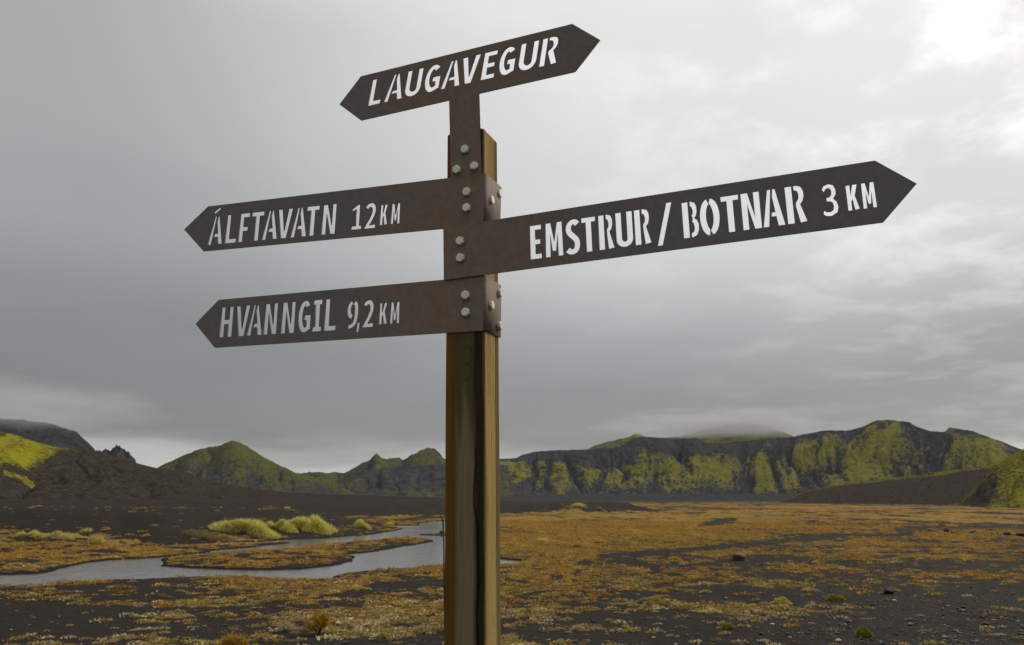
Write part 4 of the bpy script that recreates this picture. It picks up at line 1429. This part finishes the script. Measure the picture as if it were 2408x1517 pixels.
# single stones big enough to pick out, lying on the gravel
stone_meshes = [rock_mesh('stone', 100 + i, [M_ROCKD, M_ROCK, M_ROCKD, mat_stone('grey_stone', (.07, .07, .072), (.16, .155, .15), 14)][i % 4], sub=2, flat=.5) for i in range(8)]
ns = 0
for i in range(900):
    pxr, pyr = rng.uniform(1500, 2408), 1400 + 118 * rng.uniform() ** .8
    if rng.uniform() > (pxr - 1450) / 900 or ns >= 90:
        continue
    p = at(pxr, pyr, 0.0)
    zz = float(ground_z(np.array([p[0]]), np.array([p[1]]))[0])
    s = float(rng.gamma(4, .014))
    o = bpy.data.objects.new('stone', stone_meshes[i % 8])
    link(o)
    o.location = (p[0], p[1], zz + s * .12)
    o.scale = (s, s * rng.uniform(.6, 1), s * rng.uniform(.7, 1.1))
    o.rotation_euler = (rng.normal(0, .15), rng.normal(0, .15), rng.uniform(0, 6.28))
    tag(o, 'dark angular stone lying on the black gravel', 'stone', 'dark stones on the gravel')
    ns += 1

# gravel: angular chips, one mass
n2 = 30000
a2 = np.radians(rng.uniform(-36, 36, n2))
r2 = 7.6 + 22 * rng.uniform(0, 1, n2) ** 1.6
P2 = np.stack([r2 * np.sin(a2), r2 * np.cos(a2)], -1)
z2, c2, o2, g2, sh2, t2 = cover_at(P2)
keep = rng.uniform(0, 1, n2) < (.22 + .85 * g2) * (1 - .6 * c2)
P2, z2, r2 = P2[keep], z2[keep], r2[keep]
n2 = len(P2)
bm = bmesh.new()
bmesh.ops.create_icosphere(bm, subdivisions=1, radius=.5)
IV = np.array([v.co for v in bm.verts])
IF = np.array([[v.index for v in f.verts] for f in bm.faces])
bm.free()
sz = rng.gamma(2.2, .0085, n2).clip(.006, .07)
sc = np.stack([sz * rng.uniform(.8, 1.5, n2), sz * rng.uniform(.7, 1.2, n2), sz * rng.uniform(.4, .8, n2)], -1)
rot = rng.uniform(0, 2 * math.pi, n2)
VV = IV[None] * (1 + rng.normal(0, .16, (n2, len(IV), 1))) * sc[:, None, :]
cr_, sr_ = np.cos(rot)[:, None], np.sin(rot)[:, None]
VV = np.stack([VV[..., 0] * cr_ - VV[..., 1] * sr_, VV[..., 0] * sr_ + VV[..., 1] * cr_, VV[..., 2]], -1)
VV += np.stack([P2[:, 0], P2[:, 1], z2 + sz * .15], -1)[:, None, :]
FF = (IF[None] + (np.arange(n2) * len(IV))[:, None, None]).reshape(-1, 3)
gm, gn = new_mat('gravel_stone')
gb = gn.n('ShaderNodeBsdfPrincipled', in_Base_Color=gn.attr('tint').outputs['Color'], in_Roughness=.75)
gb.inputs['Specular IOR Level'].default_value = .2
finish(gn, gb.outputs[0])
me = mesh_np('gravel', VV.reshape(-1, 3), FF, gm, smooth=False)
gt_ = rng.uniform(.025, .085, (n2, 1)) * np.array([[1.0, .96, .94]])
pale = rng.uniform(0, 1, n2) < .09
gt_[pale] = rng.uniform(.15, .34, (pale.sum(), 1)) * np.array([[1.0, .98, .95]])
attr_c(me, 'tint', np.repeat(gt_, len(IV), 0))
tag(obj('gravel', me), 'black gravel chips strewn over the sand', 'gravel', kind='stuff')

# ------------------------------------------------------------------ air
def vol_box(name, lo, hi):
    V = [(x, y, z) for x in (lo[0], hi[0]) for y in (lo[1], hi[1]) for z in (lo[2], hi[2])]
    Fq = [(0, 1, 3, 2), (4, 6, 7, 5), (0, 4, 5, 1), (2, 3, 7, 6), (0, 2, 6, 4), (1, 5, 7, 3)]
    return mesh_np(name, V, Fq, None, smooth=False)


hm, hn = new_mat('thin_haze')
hv = hn.n('ShaderNodeVolumePrincipled')
hv.inputs['Color'].default_value = (.86, .90, 1.0, 1)
hv.inputs['Density'].default_value = 3e-5
hv.inputs['Anisotropy'].default_value = .2
ho = hn.n('ShaderNodeOutputMaterial')
hn.link(hv.outputs[0], ho.inputs['Volume'])
me = vol_box('haze', (-4100, -4100, -9), (4100, 4100, 420))
me.materials.append(hm)
tag(obj('haze', me), 'thin pale haze over the plain and hills', 'haze', kind='stuff')


def low_cloud(label, px, py, dist, rx, ry, rz, density, seed):
    dx, dy, dzr = [float(v) for v in ray(px, py)]
    h = math.hypot(dx, dy)
    bm = bmesh.new()
    bmesh.ops.create_icosphere(bm, subdivisions=3, radius=1.0)
    me = bpy.data.meshes.new('low_cloud')
    bm.to_mesh(me)
    bm.free()
    m, n = new_mat('low_cloud')
    p = n.n('ShaderNodeTexCoord').outputs['Object']
    r = n.n('ShaderNodeVectorMath', operation='LENGTH', in_0=p).outputs['Value']
    nz = n.noise(n.mapping(p, (1.6, 1.6, .9), (seed, 0, 0)), 1.5, 4, .6)
    d = n.smooth(n.math('ADD', n.math('SUBTRACT', 1.0, r), n.math('MULTIPLY', n.math('SUBTRACT', nz, .5), 2.0)), .02, .80)
    v = n.n('ShaderNodeVolumePrincipled')
    v.inputs['Color'].default_value = (.96, .962, .97, 1)
    n.set(v, 'Density', n.math('MULTIPLY', d, density))
    o = n.n('ShaderNodeOutputMaterial')
    n.link(v.outputs[0], o.inputs['Volume'])
    me.materials.append(m)
    c = obj('low_cloud', me)
    c.location = (dx / h * dist, dy / h * dist, EYE + dzr / h * dist)
    c.scale = (rx, ry, rz)
    c.rotation_euler = (0, 0, -math.atan2(dx, dy))
    return tag(c, label, 'cloud', kind='stuff')


low_cloud('grey cloud sitting on the dark mountain summit', -20, 958, 900, 170, 170, 26, .006, 1.0)
low_cloud('grey cloud wrapping the hidden peak behind the mossy ridge', 1700, 998, 2020, 330, 260, 38, .0095, 4.0)
